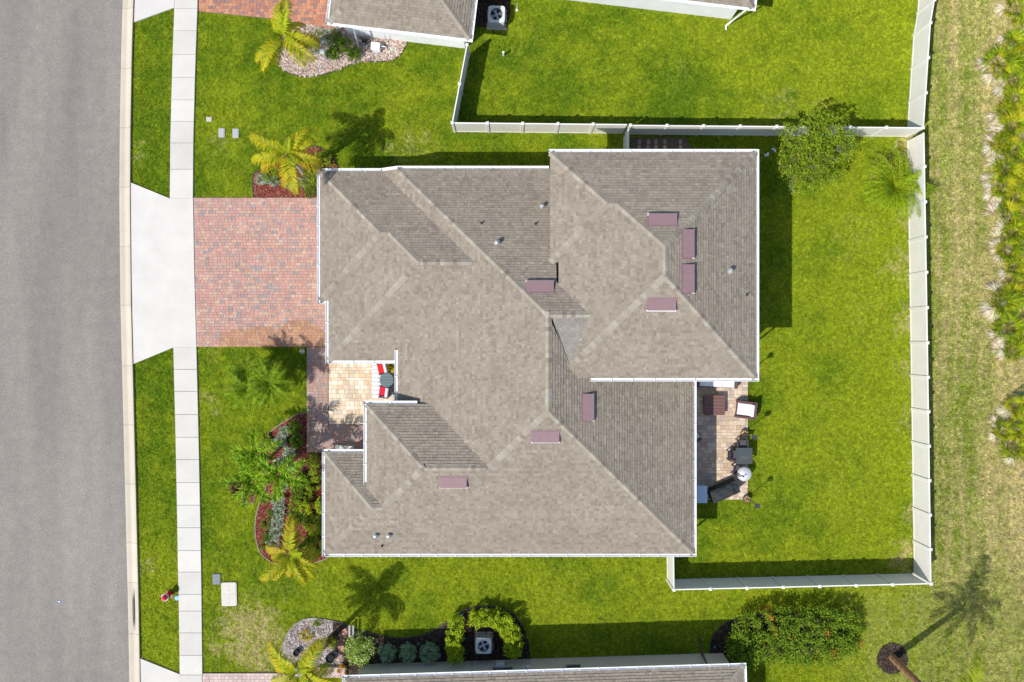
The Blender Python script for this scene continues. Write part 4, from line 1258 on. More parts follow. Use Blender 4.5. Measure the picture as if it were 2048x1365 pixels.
# ------------------------------------------------------------------ palms
def frond_mesh(Ln, e0, e1, n, ll, lw, pal, vee=.5, tip=None, droop=.4, seed=0, stem=(0.28, 0.26, 0.08)):
    r_ = random.Random(seed); m_ = MB(); pts = []; p = Vector((0, 0, 0)); K = 14
    for i in range(K + 1):
        t = i / K; a = e0 + (e1 - e0) * t ** 1.3
        pts.append((p.copy(), a)); p = p + Vector((math.cos(a), 0, math.sin(a))) * Ln / K
    m_.tube([q for q, a in pts], [.022 * (1 - .8 * i / K) for i in range(K + 1)], 4, stem, False)
    for i in range(n):
        t = .12 + .88 * i / n; k = min(K - 1, int(t * K)); fr = t * K - k
        q = pts[k][0].lerp(pts[k + 1][0], fr); a = pts[k][1]
        T_ = Vector((math.cos(a), 0, math.sin(a))); Up = Vector((-math.sin(a), 0, math.cos(a)))
        prof_ = math.sin(math.pi * min(1, .18 + .82 * t)) ** .55 if t < .98 else .4
        for s_ in (-1, 1):
            l = ll * max(.25, prof_) * r_.uniform(.65, 1.15)
            sw = .35 + .6 * t + r_.uniform(-.3, .3)
            dr = (Vector((0, s_, 0)) * math.cos(sw) + T_ * math.sin(sw) + Up * (vee * r_.uniform(.3, 1.2))).normalized()
            mid = q + dr * l * .55; end = q + dr * l - Vector((0, 0, l * droop * r_.uniform(.6, 1.4)))
            wd = T_ * lw * .5
            c0 = r_.choice(pal) if not (tip and r_.random() < t * .7) else r_.choice(tip)
            kk = r_.uniform(.85, 1.15); c = tuple(v * kk for v in c0)
            i0 = len(m_.v)
            m_.v.extend([tuple(q - wd * .6), tuple(q + wd * .6), tuple(mid + wd), tuple(mid - wd), tuple(end)])
            m_.f.append((i0, i0 + 1, i0 + 2, i0 + 3)); m_.c.append(c); m_.f.append((i0 + 3, i0 + 2, i0 + 4)); m_.c.append(c)
    return m_.mesh('frond', M_PALM)
P_QUEEN = [(0.21, 0.29, 0.008), (0.27, 0.33, 0.016), (0.14, 0.21, 0.012), (0.33, 0.37, 0.02)]
P_QTIP = [(0.42, 0.38, 0.02), (0.48, 0.36, 0.03)]
P_QOR = [(0.42, 0.26, 0.02), (0.36, 0.22, 0.02), (0.30, 0.28, 0.02)]
P_PDARK = [(0.06, 0.16, 0.008), (0.12, 0.25, 0.010), (0.21, 0.33, 0.012), (0.04, 0.10, 0.008)]
P_FINE = [(0.09, 0.18, 0.008), (0.15, 0.25, 0.010), (0.06, 0.12, 0.008), (0.21, 0.30, 0.015)]
P_ARECA = [(0.10, 0.22, 0.010), (0.16, 0.29, 0.012), (0.25, 0.36, 0.016), (0.34, 0.40, 0.016), (0.07, 0.15, 0.010)]
P_DEADF = [(0.17, 0.11, 0.06), (0.22, 0.15, 0.08)]
FR = {
    'q1': frond_mesh(2.2, .75, -.95, 110, .54, .033, P_QUEEN, .15, P_QTIP, .8, 1),
    'q2': frond_mesh(2.1, .55, -1.15, 110, .52, .033, P_QUEEN, .1, P_QTIP, .9, 2),
    'q3': frond_mesh(1.9, .25, -1.25, 100, .50, .033, P_QUEEN + P_QOR, .05, P_QOR, .95, 3),
    'q4': frond_mesh(1.7, 1.15, .2, 85, .44, .032, P_QUEEN, .3, None, .3, 4),
    'f1': frond_mesh(1.25, .85, -.85, 64, .28, .019, P_FINE, .3, None, .4, 5, (0.2, 0.25, 0.05)),
    'f2': frond_mesh(1.05, .5, -1.1, 60, .28, .019, P_FINE, .3, None, .5, 6, (0.2, 0.25, 0.05)),
    'a1': frond_mesh(1.55, .75, -.55, 36, .46, .06, P_PDARK, .75, None, .25, 7),
    'a2': frond_mesh(1.35, .45, -.85, 34, .44, .06, P_PDARK + P_YG[:1], .75, None, .25, 8),
    'c1': frond_mesh(2.5, 1.25, -.75, 80, .46, .018, P_ARECA, .35, None, .6, 9, (0.35, 0.35, 0.04)),
    'c2': frond_mesh(2.2, .95, -1.0, 76, .46, .018, P_ARECA, .3, None, .7, 10, (0.35, 0.35, 0.04)),
    'q5': frond_mesh(2.3, .7, -1.0, 72, .5, .030, P_QUEEN, .1, None, .8, 12),
    'd1': frond_mesh(1.7, .3, -1.2, 30, .36, .02, P_DEADF, .1, None, .7, 11, (0.2, 0.14, 0.08)),
}
def palm(label, crown, h, base, fronds, trunk_r=.11, cat='palm tree', name='palm_tree', shaft=(0.20, 0.24, 0.06), bark=(0.34, 0.31, 0.27), group=None, base_xy=None):
    b_ = base_xy or at(*base); cr = at(*crown, h)
    root = thing(name, label, cat, (b_[0], b_[1], 0), 0, group)
    dx, dy = cr[0] - b_[0], cr[1] - b_[1]
    t_ = MB(); K = 12
    pts = []; rs = []
    for i in range(K * 3 + 1):
        u = i / (K * 3)
        pts.append((dx * (u ** .8), dy * (u ** .8), u * (h - .25))); rs.append(trunk_r * (1.25 - .45 * u) * (1.06 if i % 3 == 0 else .97))
    t_.tube(pts, rs, 10, bark); t_.build('trunk', M_BARK, root)
    s_ = MB(); s_.tube([(dx, dy, h - .3), (dx, dy, h + .12)], [trunk_r * .85, trunk_r * .35], 8, shaft); s_.build('crownshaft', M_BARK, root)
    for ang, sc, var in fronds:
        M = Matrix.Translation((dx, dy, h + rnd.uniform(-.08, .04))) @ Matrix.Rotation(R(ang), 4, 'Z') @ Matrix.Rotation(rnd.uniform(-.25, .25), 4, 'X') @ Matrix.Scale(sc, 4)
        link('frond', FR[var], root, M=M)
    return root
palm('queen palm with yellow-orange lower fronds and grey trunk in the driveway bed', (574, 309), 4.6, (607, 346),
     [(152, 1.0, 'q1'), (188, .98, 'q2'), (203, .95, 'q3'), (262, .95, 'q3'), (283, 1.02, 'q2'), (305, .75, 'q4'), (342, 1.0, 'q3'), (350, .85, 'q1'), (28, .8, 'q2'), (48, .85, 'q1'), (78, .6, 'q4'), (97, .7, 'd1'), (118, .55, 'q4'), (60, .75, 'q3')], .12)
palm('queen palm draping fronds over the rock bed and upper driveway', (563, 74), 3.7, (596, 100),
     [(92, .85, 'q1'), (112, .6, 'q2'), (70, .95, 'q4'), (38, .8, 'q3'), (0, 1.08, 'q3'), (-12, 1.0, 'q2'), (-35, 1.05, 'q1'), (-48, .95, 'q2'), (205, .5, 'q4'), (222, .95, 'q2'), (243, 1.0, 'q1'), (258, .7, 'q2'), (85, 1.1, 'q2')], .12)
palm('young queen palm at the lower left corner of the house, fronds over the lawn', (580, 1108), 3.0, (600, 1096),
     [(88, 1.0, 'q2'), (72, .7, 'q3'), (48, .55, 'q4'), (170, .85, 'q3'), (192, .55, 'q2'), (222, .98, 'q1'), (237, .9, 'q2'), (262, .8, 'q3'), (290, .65, 'q4'), (312, .95, 'q2'), (333, .8, 'q1'), (352, .85, 'q3'), (15, .7, 'q4'), (300, .85, 'q1')], .10)
palm('queen palm at the bottom edge over the gravel bed and lower driveway', (598, 1345), 4.7, (652, 1290),
     [(133, 1.05, 'q1'), (52, 1.1, 'q1'), (60, .95, 'q2'), (155, .85, 'q2'), (178, .8, 'q3'), (-5, .95, 'q3'), (-20, 1.0, 'q2'), (200, .8, 'q2'), (230, .8, 'q1'), (270, .9, 'q2'), (310, .9, 'q1'), (95, .5, 'q4'), (20, .55, 'q4')], .13)
palm('tall leaning palm by the right bottom corner, only its trunk and one frond in view', (1905, 1432), 6.4, (1785, 1315),
     [(66, 1.45, 'q5'), (74, .9, 'q5'), (120, .7, 'q5'), (160, .9, 'q5'), (200, 1.0, 'q5'), (240, 1, 'q5'), (280, 1, 'q5'), (320, 1, 'q5'), (0, 1, 'q5'), (30, .75, 'q5')], .17, bark=(0.30, 0.17, 0.09))
# three pygmy date palms in one clump
pg = 'pygmy date palms on the front lawn'
for (px, py, h, sc, lb) in ((493, 741, 1.9, .8, 'fine-leaved pygmy palm, upper left of the lawn clump'), (540, 766, 2.3, 1.0, 'fine-leaved pygmy palm, right and tallest of the lawn clump'), (497, 778, 2.0, .95, 'fine-leaved pygmy palm, lower left of the lawn clump')):
    fr = [(i * 16.4 + rnd.uniform(-8, 8), sc * 1.2 * rnd.uniform(.85, 1.1), rnd.choice(('f1', 'f2'))) for i in range(22)] + [(i * 51 + 10, sc * .8, 'f1') for i in range(7)]
    palm(lb, (px, py), h, None, fr, .07, group=pg, base_xy=at(522, 765, 0) if px > 520 else at(510 - (765 - py) * .1, 760, 0))
tg = 'dark green triple palms in the front bed'
for (px, py, h, lb, fr) in ((517, 908, 3.2, 'dark green palm crown at the upper left of the front bed', [(100, .95, 'a2'), (62, .6, 'a1'), (30, 1.0, 'a1'), (168, 1.15, 'a2'), (185, .95, 'a1'), (230, .95, 'a1'), (262, .8, 'a2'), (310, .9, 'a1'), (345, .7, 'a2')]),
                            (559, 948, 3.4, 'dark green palm crown nearest the house in the front bed', [(32, 1.1, 'a1'), (48, .9, 'a1'), (345, 1.1, 'a1'), (325, 1.0, 'a2'), (262, 1.1, 'a2'), (280, .8, 'a1'), (142, 1.0, 'a1'), (180, 1.0, 'a2'), (210, .8, 'a1'), (100, .6, 'a2')]),
                            (507, 963, 3.0, 'dark green palm crown lowest and furthest left in the front bed', [(182, 1.1, 'a1'), (165, .8, 'a2'), (222, 1.05, 'a2'), (250, .95, 'a1'), (300, 1.0, 'a2'), (325, 1.0, 'a1'), (20, .9, 'a1'), (60, .8, 'a2'), (120, .9, 'a1')])):
    palm(lb, (px, py), h, None, fr, .075, group=tg, base_xy=at(540 + (px - 530) * .25, 925 + (py - 930) * .25), bark=(0.36, 0.34, 0.30))
# areca clump by the right fence
root = thing('areca_palm', 'arching clump of long narrow yellow-green fronds against the right fence', 'palm', (*at(1778, 378, 0), 0))
for i in range(34):
    a = i * 137.5 + rnd.uniform(-10, 10); rr = rnd.uniform(.05, .5)
    M = Matrix.Translation((rr * math.cos(i), rr * math.sin(i), rnd.uniform(.1, .6))) @ Matrix.Rotation(R(a), 4, 'Z') @ Matrix.Rotation(rnd.uniform(-.3, .3), 4, 'X') @ Matrix.Scale(rnd.uniform(.75, 1.05), 4)
    link('frond', FR['c1' if i % 2 else 'c2'], root, M=M)
for a, sc in ((205, 1.15), (195, 1.1), (215, 1.05), (128, 1.05), (285, 1.0), (300, 1.05), (178, 1.0)):
    link('frond', FR['c1'], root, M=Matrix.Translation((0, 0, .4)) @ Matrix.Rotation(R(a), 4, 'Z') @ Matrix.Scale(sc, 4))
for a in (78, 95, 60): link('frond', FR['d1'], root, M=Matrix.Translation((0, .2, .9)) @ Matrix.Rotation(R(a), 4, 'Z'))
st = MB()
for i in range(16):
    a = i * 2.4; r_ = .08 + .02 * i; st.tube([(r_ * math.cos(a), r_ * math.sin(a), 0), (r_ * 1.3 * math.cos(a), r_ * 1.3 * math.sin(a), .9)], [.04, .03], 6, (0.26, 0.28, 0.08))
st.build('canes', M_BARK, root)

# ------------------------------------------------------------------ crape myrtle: trunk, limbs and open crown
tx, ty = at(1592, 326, 0)
tree = thing('crape_myrtle_tree', 'open-crowned small tree with olive leaves and grey twigs beside the two-storey block', 'tree', (tx, ty, 0))
tr = MB(); tips = []
def limb(p, d, L_, r_, depth):
    q = p + d * L_; mid = p.lerp(q, .5) + Vector((rnd.uniform(-.05, .05), rnd.uniform(-.05, .05), 0)) * L_
    tr.tube([p, mid, q], [r_, r_ * .85, r_ * .65], 6 if depth < 2 else 4, (0.30, 0.265, 0.22), False)
    if depth >= 3: tips.append((q, L_)); return
    tips.append((q, L_ * .6)) if depth == 2 else None
    for _ in range(3 if depth else 4):
        nd = (d + Vector((rnd.uniform(-1, 1), rnd.uniform(-1, 1), rnd.uniform(-.25, .5))) * .85).normalized()
        limb(q, nd, L_ * rnd.uniform(.5, .7), r_ * .5, depth + 1)
for k in range(5):
    a = k * 1.257 + .3
    limb(Vector((.1 * math.cos(a), .1 * math.sin(a), 0)), Vector((.42 * math.cos(a), .42 * math.sin(a), 1)).normalized(), rnd.uniform(1.25, 1.5), .055, 0)
tr.build('trunk', M_BARK, tree)
lf = MB()
cen = Vector((.12, .05, 2.6))
for q, L_ in tips:
    v = q - cen
    lim = math.sqrt((v.x / 2.0) ** 2 + (v.y / 1.95) ** 2 + (v.z / 1.5) ** 2)
    if lim > 1: q = cen + v / lim * rnd.uniform(.75, 1.0)
    for _ in range(int(16 * rnd.uniform(.3, 1.4))):
        p = q + Vector((rnd.gauss(0, .19), rnd.gauss(0, .19), .08 + rnd.gauss(0, .12)))
        c0 = rnd.choice(P_OLIVE + [(0.15, 0.24, 0.02)]); kk = rnd.uniform(.8, 1.25)
        leaf(lf, p, .085 * rnd.uniform(.7, 1.3), .05, rnd.uniform(0, 6.3), rnd.gauss(.1, .5), rnd.gauss(0, .5), tuple(v * kk for v in c0))
for fx, fy, fz, fr, fn in ((-.75, .75, 2.5, .95, 900), (.75, .95, 2.7, 1.0, 1000), (1.35, .2, 2.4, .85, 700), (-1.0, -.35, 2.4, .85, 800), (.1, -.9, 2.3, 1.0, 900), (.95, -.85, 2.2, .7, 500), (-.55, -1.5, 1.9, .5, 250), (1.9, .75, 2.4, .4, 160), (.1, .1, 3.0, .9, 700), (.2, 1.55, 2.6, .6, 420)):
    foliage(lf, fx, fy, fz, fr, fr, .6, int(fn * 1.1), .12, .06, P_YG + P_OLIVE[:3], 34, .09, up=.15)
lf.build('crown', M_LEAF, tree)

# ------------------------------------------------------------------ bottom hedges and shrubs
hx, hy = at(1600, 1273, 1.2)
hm = MB()
pts_h = []
for _ in range(460):   # leaf heads on short leaning shoots
    u, v = rnd.uniform(-1, 1), rnd.uniform(-1, 1)
    if abs(u) ** 3 + abs(v) ** 3 > 1: continue
    w = rnd.uniform(.15, 1) ** .45
    cx_, cy_, cz_ = u * 3.35, v * 1.42 + u * .02, .25 + 1.55 * w * (1 - .35 * abs(u) ** 4 - .25 * abs(v) ** 4)
    pts_h.append((cx_, cy_, cz_))
for (cx_, cy_, cz_) in pts_h:
    orange = rnd.random() < .03
    dirn = Vector((.15, .35, 1)).normalized()
    for _ in range(34):
        t = rnd.uniform(-.4, .1)
        p = Vector((cx_, cy_, max(.1, cz_ + t))) + Vector((rnd.gauss(0, .085), rnd.gauss(0, .085), 0))
        pal = P_HEDGE if not orange else [(0.45, 0.16, 0.03), (0.3, 0.2, 0.03)]
        c0 = rnd.choice(pal); k = rnd.uniform(.8, 1.2)
        leaf(hm, p, .13 * rnd.uniform(.7, 1.3), .06, rnd.uniform(0, 6.3), rnd.gauss(.45, .4), rnd.gauss(0, .4), tuple(a * k for a in c0))
o_ = hm.build('hedge', M_LEAF, None, loc=(hx, hy, 0)); tag(o_, 'big loose hedge with scattered orange leaves behind the bottom house', 'hedge')
st = MB()
for _ in range(40):
    x_, y_ = rnd.uniform(-3, 3), rnd.uniform(-1, 1); st.tube([(x_, y_, 0), (x_ + rnd.uniform(-.2, .2), y_ + rnd.uniform(-.2, .2), 1.2)], [.02, .01], 5, (0.14, 0.10, 0.06))
st.build('stems', M_BARK, o_)
shrub('shrub', 'tall dense green shrub joined to the left end of the long hedge', 'shrub', 1488, 1300, 2.1, .78, 1.15, P_GREEN + P_YG[:2], 3800, .11, .06, clumps=110, csp=.09)
BG = 'clipped blue-green ball shrubs along the bottom house'
for px, r_, lb in ((773, .46, 'left one of three blue-green ball shrubs along the bottom house'), (815, .43, 'middle one of three blue-green ball shrubs along the bottom house'), (859, .54, 'right and widest of three blue-green ball shrubs along the bottom house')):
    shrub('round_shrub', lb, 'shrub', px, 1307, 1.0, r_, .50, P_BLUE, 2300, .06, .035, clumps=140, csp=.08, group=BG)
def hedge_piece(label, spots, h, n_per, pal):
    x0, y0 = at(*spots[0][:2], h * .7); m_ = MB(); st = MB()
    for px, py, rx, ry in spots:
        x, y = at(px, py, h * .7)
        foliage(m_, x - x0, y - y0, h * .55, rx, ry, h * .45, n_per, .085, .055, pal, 46, .12, boxy=True, up=.3)
        st.tube([(x - x0, y - y0, 0), (x - x0, y - y0, h * .6)], [.02, .012], 5, (0.14, 0.10, 0.06))
    o_ = m_.build('lime_hedge', M_LEAF, None, loc=(x0, y0, 0)); tag(o_, label, 'hedge'); st.build('stems', M_BARK, o_)
hedge_piece('narrow lime hedge standing left of the lower air conditioner', [(912, 1253, .40, .42), (909, 1275, .42, .42), (908, 1297, .42, .42), (911, 1313, 0.38, .35)], 1.25, 1400, P_LIME)
hedge_piece('curved lime hedge arching over the lower air conditioner', [(954, 1238, .38, .38), (973, 1236, .4, .4), (992, 1240, .42, .4), (1008, 1248, .42, .42), (1020, 1264, .44, .42), (1028, 1282, .44, .42), (1024, 1300, .44, .36)], 1.25, 1250, P_LIME)
# white-flowering shrub and small plants of the gravel bed
shrub('flowering_shrub', 'big light green shrub dotted with white blooms beside the bottom wall', 'shrub', 717, 1300, 1.1, .75, .8, [(0.15, 0.28, 0.02), (0.24, 0.38, 0.03), (0.10, 0.20, 0.015), (0.28, 0.40, 0.03), (0.65, 0.68, 0.45)], 1900, .09, .05, clumps=70)
shrub('flower_plant', 'yellow and orange flowering plant in the middle of the gravel bed', 'plant', 612, 1272, .35, .38, .26, [(0.5, 0.42, 0.01), (0.55, 0.2, 0.02), (0.42, 0.42, 0.03), (0.2, 0.25, 0.02)], 260, .09, .045)
shrub('flower_plant', 'orange-red croton beside the bottom house corner', 'plant', 683, 1341, .5, .24, .28, [(0.5, 0.2, 0.01), (0.3, 0.05, 0.01), (0.5, 0.38, 0.02)], 260, .09, .045)
shrub('shrub', 'small fresh green plant by the black fabric pot', 'plant', 646, 1338, .4, .26, .24, [(0.07, 0.2, 0.015), (0.12, 0.28, 0.02)], 280, .09, .045)
shrub('shrub', 'small olive plant at the upper edge of the gravel bed', 'plant', 636, 1247, .3, .26, .14, P_YG, 160, .08, .04)
shrub('shrub', 'yellow-green plant with orange tips between the palm frond and stepping stones', 'plant', 665, 1287, .5, .2, .3, P_YG + [(0.5, 0.25, 0.02)], 240, .08, .04)
# rock bed shrubs
for px, py, r_, lb in ((667, 75, .48, 'green shrub in the rock bed nearest the white corner wall'), (664, 106, .36, 'round green shrub lowest left in the rock bed'), (688, 88, .38, 'green shrub in the middle of the rock bed group'), (707, 108, .36, 'round green shrub lowest right in the rock bed')):
    shrub('round_shrub', lb, 'shrub', px, py, .7, r_, r_, P_GREEN + P_YG[:1], 800, .075, .045, clumps=40, csp=.12, group='green shrubs in the rock bed')
shrub('shrub', 'thin brown-green shrub under the palm in the rock bed', 'shrub', 632, 65, .5, .4, .35, P_OLIVE + [(0.12, 0.08, 0.05)], 300, .08, .03)

# ------------------------------------------------------------------ saw palmettos on the right
def fan_mesh(seed, pal, dead=False):
    r_ = random.Random(seed); m_ = MB(); n = 19; rad = .60
    m_.tube([(0, 0, 0), (.28, 0, .03), (.5, 0, 0)], [.014, .011, .009], 4, (0.2, 0.22, 0.06) if not dead else (0.3, 0.27, 0.24), False)
    for i in range(n):
        a = R(-118 + 236 * i / (n - 1)) + r_.uniform(-.04, .04)
        if dead: a *= .45
        l = rad * (1 - .25 * abs(a) / 2.2) * r_.uniform(.85, 1.1)
        d = Vector((math.cos(a), math.sin(a), 0)); s_ = Vector((-d.y, d.x, 0)) * .022
        q = Vector((.5, 0, 0)); mid = q + d * l * .5 + Vector((0, 0, .02)); e = q + d * l - Vector((0, 0, .10 * r_.uniform(.3, 1.6)))
        c = tuple(v * r_.uniform(.85, 1.15) for v in r_.choice(pal)); i0 = len(m_.v)
        m_.v.extend([tuple(q), tuple(mid + s_), tuple(e), tuple(mid - s_)])
        m_.f.append((i0, i0 + 1, i0 + 2, i0 + 3)); m_.c.append(c)
    return m_.mesh('fan_leaf' if not dead else 'dead_leaf', M_PALM)
P_SAW = [(0.13, 0.20, 0.010), (0.21, 0.28, 0.013), (0.08, 0.13, 0.010), (0.29, 0.33, 0.016)]
FAN = [fan_mesh(i, P_SAW) for i in range(4)] + [fan_mesh(9, [(0.34, 0.34, 0.02), (0.24, 0.26, 0.02)])]
DEADM = [fan_mesh(20 + i, [(0.40, 0.37, 0.44), (0.55, 0.52, 0.62), (0.24, 0.20, 0.20)], True) for i in range(3)]
SG = 'saw palmettos along the right edge'
saw = [(2046, 16, 1.0, 0, 'saw palmetto at the very top right corner'), (2040, 85, .8, 3, 'saw palmetto with grey dead fans below the top right corner'), (2012, 128, 1.0, 1, 'rounded saw palmetto bulging left near the top of the scrub'),
       (2044, 160, .8, 4, 'saw palmetto behind a patch of pale dead fans'), (2042, 200, .8, 0, 'small saw palmetto above the fallen pale stalk'), (2025, 222, .75, 0, 'saw palmetto touching the fallen pale stalk'),
       (2040, 252, .9, 2, 'saw palmetto just below the fallen pale stalk'), (2018, 285, .75, 3, 'small saw palmetto reaching left over dead fans'), (2042, 300, .9, 0, 'saw palmetto right of the small reaching one'),
       (2030, 340, .9, 1, 'yellowish saw palmetto a quarter of the way down the scrub'), (2020, 372, .8, 3, 'saw palmetto with fans trailing over straw'), (2044, 395, .9, 1, 'saw palmetto pressed to the right edge beside dead fans'),
       (2026, 430, .9, 2, 'saw palmetto above the dense middle group'), (2042, 465, .9, 0, 'saw palmetto in the dense middle group at the edge'), (2030, 500, .85, 2, 'saw palmetto in the dense middle group, left side'),
       (2044, 535, .9, 1, 'saw palmetto just above the pointed outlier'), (2018, 602, 1.05, 2, 'broad saw palmetto pointing furthest left into the field'), (2042, 590, .9, 1, 'saw palmetto behind the broad pointed one'),
       (2036, 655, .95, 2, 'saw palmetto below the broad pointed one'), (2040, 700, .9, 1, 'saw palmetto at the lower end of the dense scrub'), (2046, 812, .8, 1, 'lone saw palmetto under the green post'),
       (2020, 862, .75, 1, 'dark small saw palmetto reaching left beside a pale stalk'), (2042, 895, .9, 1, 'lowest saw palmetto on the right edge'), (2046, 860, .7, 1, 'saw palmetto half cut by the edge above the lowest one'),
       (2046, 348, .8, 1, 'saw palmetto half cut by the edge beside the yellowish one'), (2047, 120, .8, 0, 'saw palmetto half cut by the edge right of the rounded one')]
for px, py, sc, nd, lb in saw:
    px -= 12; sc *= 1.2
    x, y = at(px, py, .5)
    root = thing('saw_palmetto', lb, 'palmetto', (x, y, 0), 0, SG)
    for i in range(14):
        a = i * 137.5 + rnd.uniform(-20, 20); e = rnd.uniform(.25, 1.1)
        M = Matrix.Translation((rnd.uniform(-.12, .12), rnd.uniform(-.12, .12), rnd.uniform(.05, .35))) @ Matrix.Rotation(R(a), 4, 'Z') @ Matrix.Rotation(-e, 4, 'Y') @ Matrix.Rotation(rnd.uniform(-.5, .5), 4, 'X') @ Matrix.Scale(sc * rnd.uniform(.75, 1.05), 4)
        link('fan_leaf', rnd.choice(FAN), root, M=M)
    for i in range(nd * 2 + 1):
        a = rnd.uniform(110, 260)
        M = Matrix.Translation((rnd.uniform(-.15, .15), rnd.uniform(-.3, .3), .12 + rnd.uniform(0, .15))) @ Matrix.Rotation(R(a), 4, 'Z') @ Matrix.Rotation(rnd.uniform(-.1, .15), 4, 'Y') @ Matrix.Scale(sc * rnd.uniform(.8, 1.1), 4)
        link('dead_leaf', rnd.choice(DEADM), root, M=M)

# ------------------------------------------------------------------ air conditioners
def ac_unit(label, px, py, s=.86, h=.85, rz=0.0, dark=(0.42, 0.42, 0.40)):
    x, y = at(px, py, h); root = thing('air_conditioner', label, 'air conditioner', (x, y, 0), rz)
    m_ = MB(); m_.box(0, 0, 0, s + .18, s + .18, .07, c=(.45, .42, .38), bev=.01); m_.build('pad', M_CONC, root)
    m_ = MB()
    for (cx, cy, sx, sy) in ((0, s / 2 - .03, s - .04, .02), (0, -s / 2 + .03, s - .04, .02), (s / 2 - .03, 0, .02, s - .08), (-s / 2 + .03, 0, .02, s - .08)): m_.box(cx, cy, .07, sx, sy, h - .15, c=dark)
    for i in range(9):
        for (cx, cy, sx, sy) in ((0, s / 2 - .005, s - .1, .03), (0, -s / 2 + .005, s - .1, .03), (s / 2 - .005, 0, .03, s - .1), (-s / 2 + .005, 0, .03, s - .1)):
            m_.box(cx, cy, .12 + i * .075, sx, sy, .035, c=dark)
    m_.build('casing', M_PLAIN, root)
    t = MB(); n = 32; rin = s * .365; hs = s / 2
    for i in range(n):
        a0, a1 = 2 * math.pi * i / n, 2 * math.pi * (i + 1) / n
        def outer(a):
            k = hs / max(abs(math.cos(a)), abs(math.sin(a))); k = min(k, hs * 1.30)
            return (k * math.cos(a), k * math.sin(a))
        o0, o1 = outer(a0), outer(a1)
        t.face([(rin * math.cos(a0), rin * math.sin(a0), h - .02), (*o0, h - .035), (*o1, h - .035), (rin * math.cos(a1), rin * math.sin(a1), h - .02)], (.60, .61, .60))
        t.face([(*o0, h - .09), (*o1, h - .09), (*o1, h - .035), (*o0, h - .035)], (.6, .61, .6))
        t.face([(rin * math.cos(a0), rin * math.sin(a0), h - .02), (rin * math.cos(a1), rin * math.sin(a1), h - .02), (rin * math.cos(a1), rin * math.sin(a1), h - .25), (rin * math.cos(a0), rin * math.sin(a0), h - .25)], (.25, .25, .25))
    t.build('top_plate', M_PLAIN, root)
    f = MB()
    for i in range(4):
        a = i * math.pi / 2 + .4
        p = [(.06 * math.cos(a - .5), .06 * math.sin(a - .5), h - .16), (rin * .95 * math.cos(a - .38), rin * .95 * math.sin(a - .38), h - .19), (rin * .95 * math.cos(a + .32), rin * .95 * math.sin(a + .32), h - .12), (.06 * math.cos(a + .5), .06 * math.sin(a + .5), h - .13)]
        f.face(p, (.50, .54, .58)); f.face([(q[0], q[1], q[2] - .006) for q in reversed(p)], (.50, .54, .58))
    f.lathe([(.09, h - .2), (.09, h - .1), (.02, h - .08)], 0, 0, 10, (.45, .46, .46)); f.build('fan', M_PLAIN, root)
    g = MB()
    for i in range(16):
        a = i * math.pi / 8; g.tube([(.09 * math.cos(a), .09 * math.sin(a), h - .005), (rin * math.cos(a), rin * math.sin(a), h - .015)], .0025, 3, (.12, .12, .12), False)
    for rr in (.12, .20, .28):
        pts = [(rr * math.cos(a), rr * math.sin(a), h - .006) for a in np.linspace(0, 2 * math.pi, 21)]; g.tube(pts, .003, 3, (.12, .12, .12), False)
    g.build('fan_grille', M_PLAIN, root)
    b = MB(); b.box(0, 0, .07, rin * 1.9, rin * 1.9, h - .4, c=(.03, .03, .03)); b.build('coil', M_PLAIN, root)
    return root
ac_unit('grey air conditioner on dark mulch between the two roofs of the top house', 993, 28, .88, .88, -.03)
ac_unit('grey air conditioner framed by the curved lime hedge at the bottom', 967, 1293, .82, .82, 0)

# ------------------------------------------------------------------ generic furniture
def chair(name, label, px, py, rz, seat_c, back_c, frame_c=(.035, .035, .04), w=.56, d=.52, zs=.42, thick=.09, group=None, cat='chair', cushions=True, lounge=False, wide=None):
    x, y = at(px, py, zs); root = thing(name, label, cat, (x, y, 0), rz, group); w = wide or w
    for sx in (-1, 1):
        for sy in (-1, 1):
            l = MB(); l.box(sx * (w / 2 - .02), sy * (d / 2 - .02), 0, .04, .04, zs if sy < 0 else zs + .42, c=frame_c); l.build('leg', M_PLAIN, root)
    f = MB(); f.box(0, 0, zs - .06, w, d, .05, c=frame_c); f.build('seat_frame', M_PLAIN, root)
    for sx in (-1, 1):
        a = MB(); a.box(sx * (w / 2 + .02), -.02, zs + .2, .06, d - .02, .03, c=frame_c, bev=.005); a.box(sx * (w / 2 + .02), -d / 2 + .04, 0, .04, .04, zs + .2, c=frame_c); a.build('armrest', M_PLAIN, root)
    b = MB()
    for i in range(5):
        b.box(-w / 2 + .06 + (w - .12) * i / 4, d / 2 + .01, zs, .05, .025, .42, c=frame_c)
    b.box(0, d / 2 + .01, zs + .40, w, .035, .05, c=frame_c); b.build('backrest', M_PLAIN, root)
    if cushions:
        s = MB(); s.box(0, -.06, zs, w - .05, d - .10, thick, bev=.03, c=seat_c); s.build('seat_cushion', M_FABRIC, root)
        p = MB(); p.box(0, d / 2 - .09, zs + thick * .6, w - .06, .17, .34, bev=.05, c=back_c); p.build('back_cushion', M_FABRIC, root)
    return root
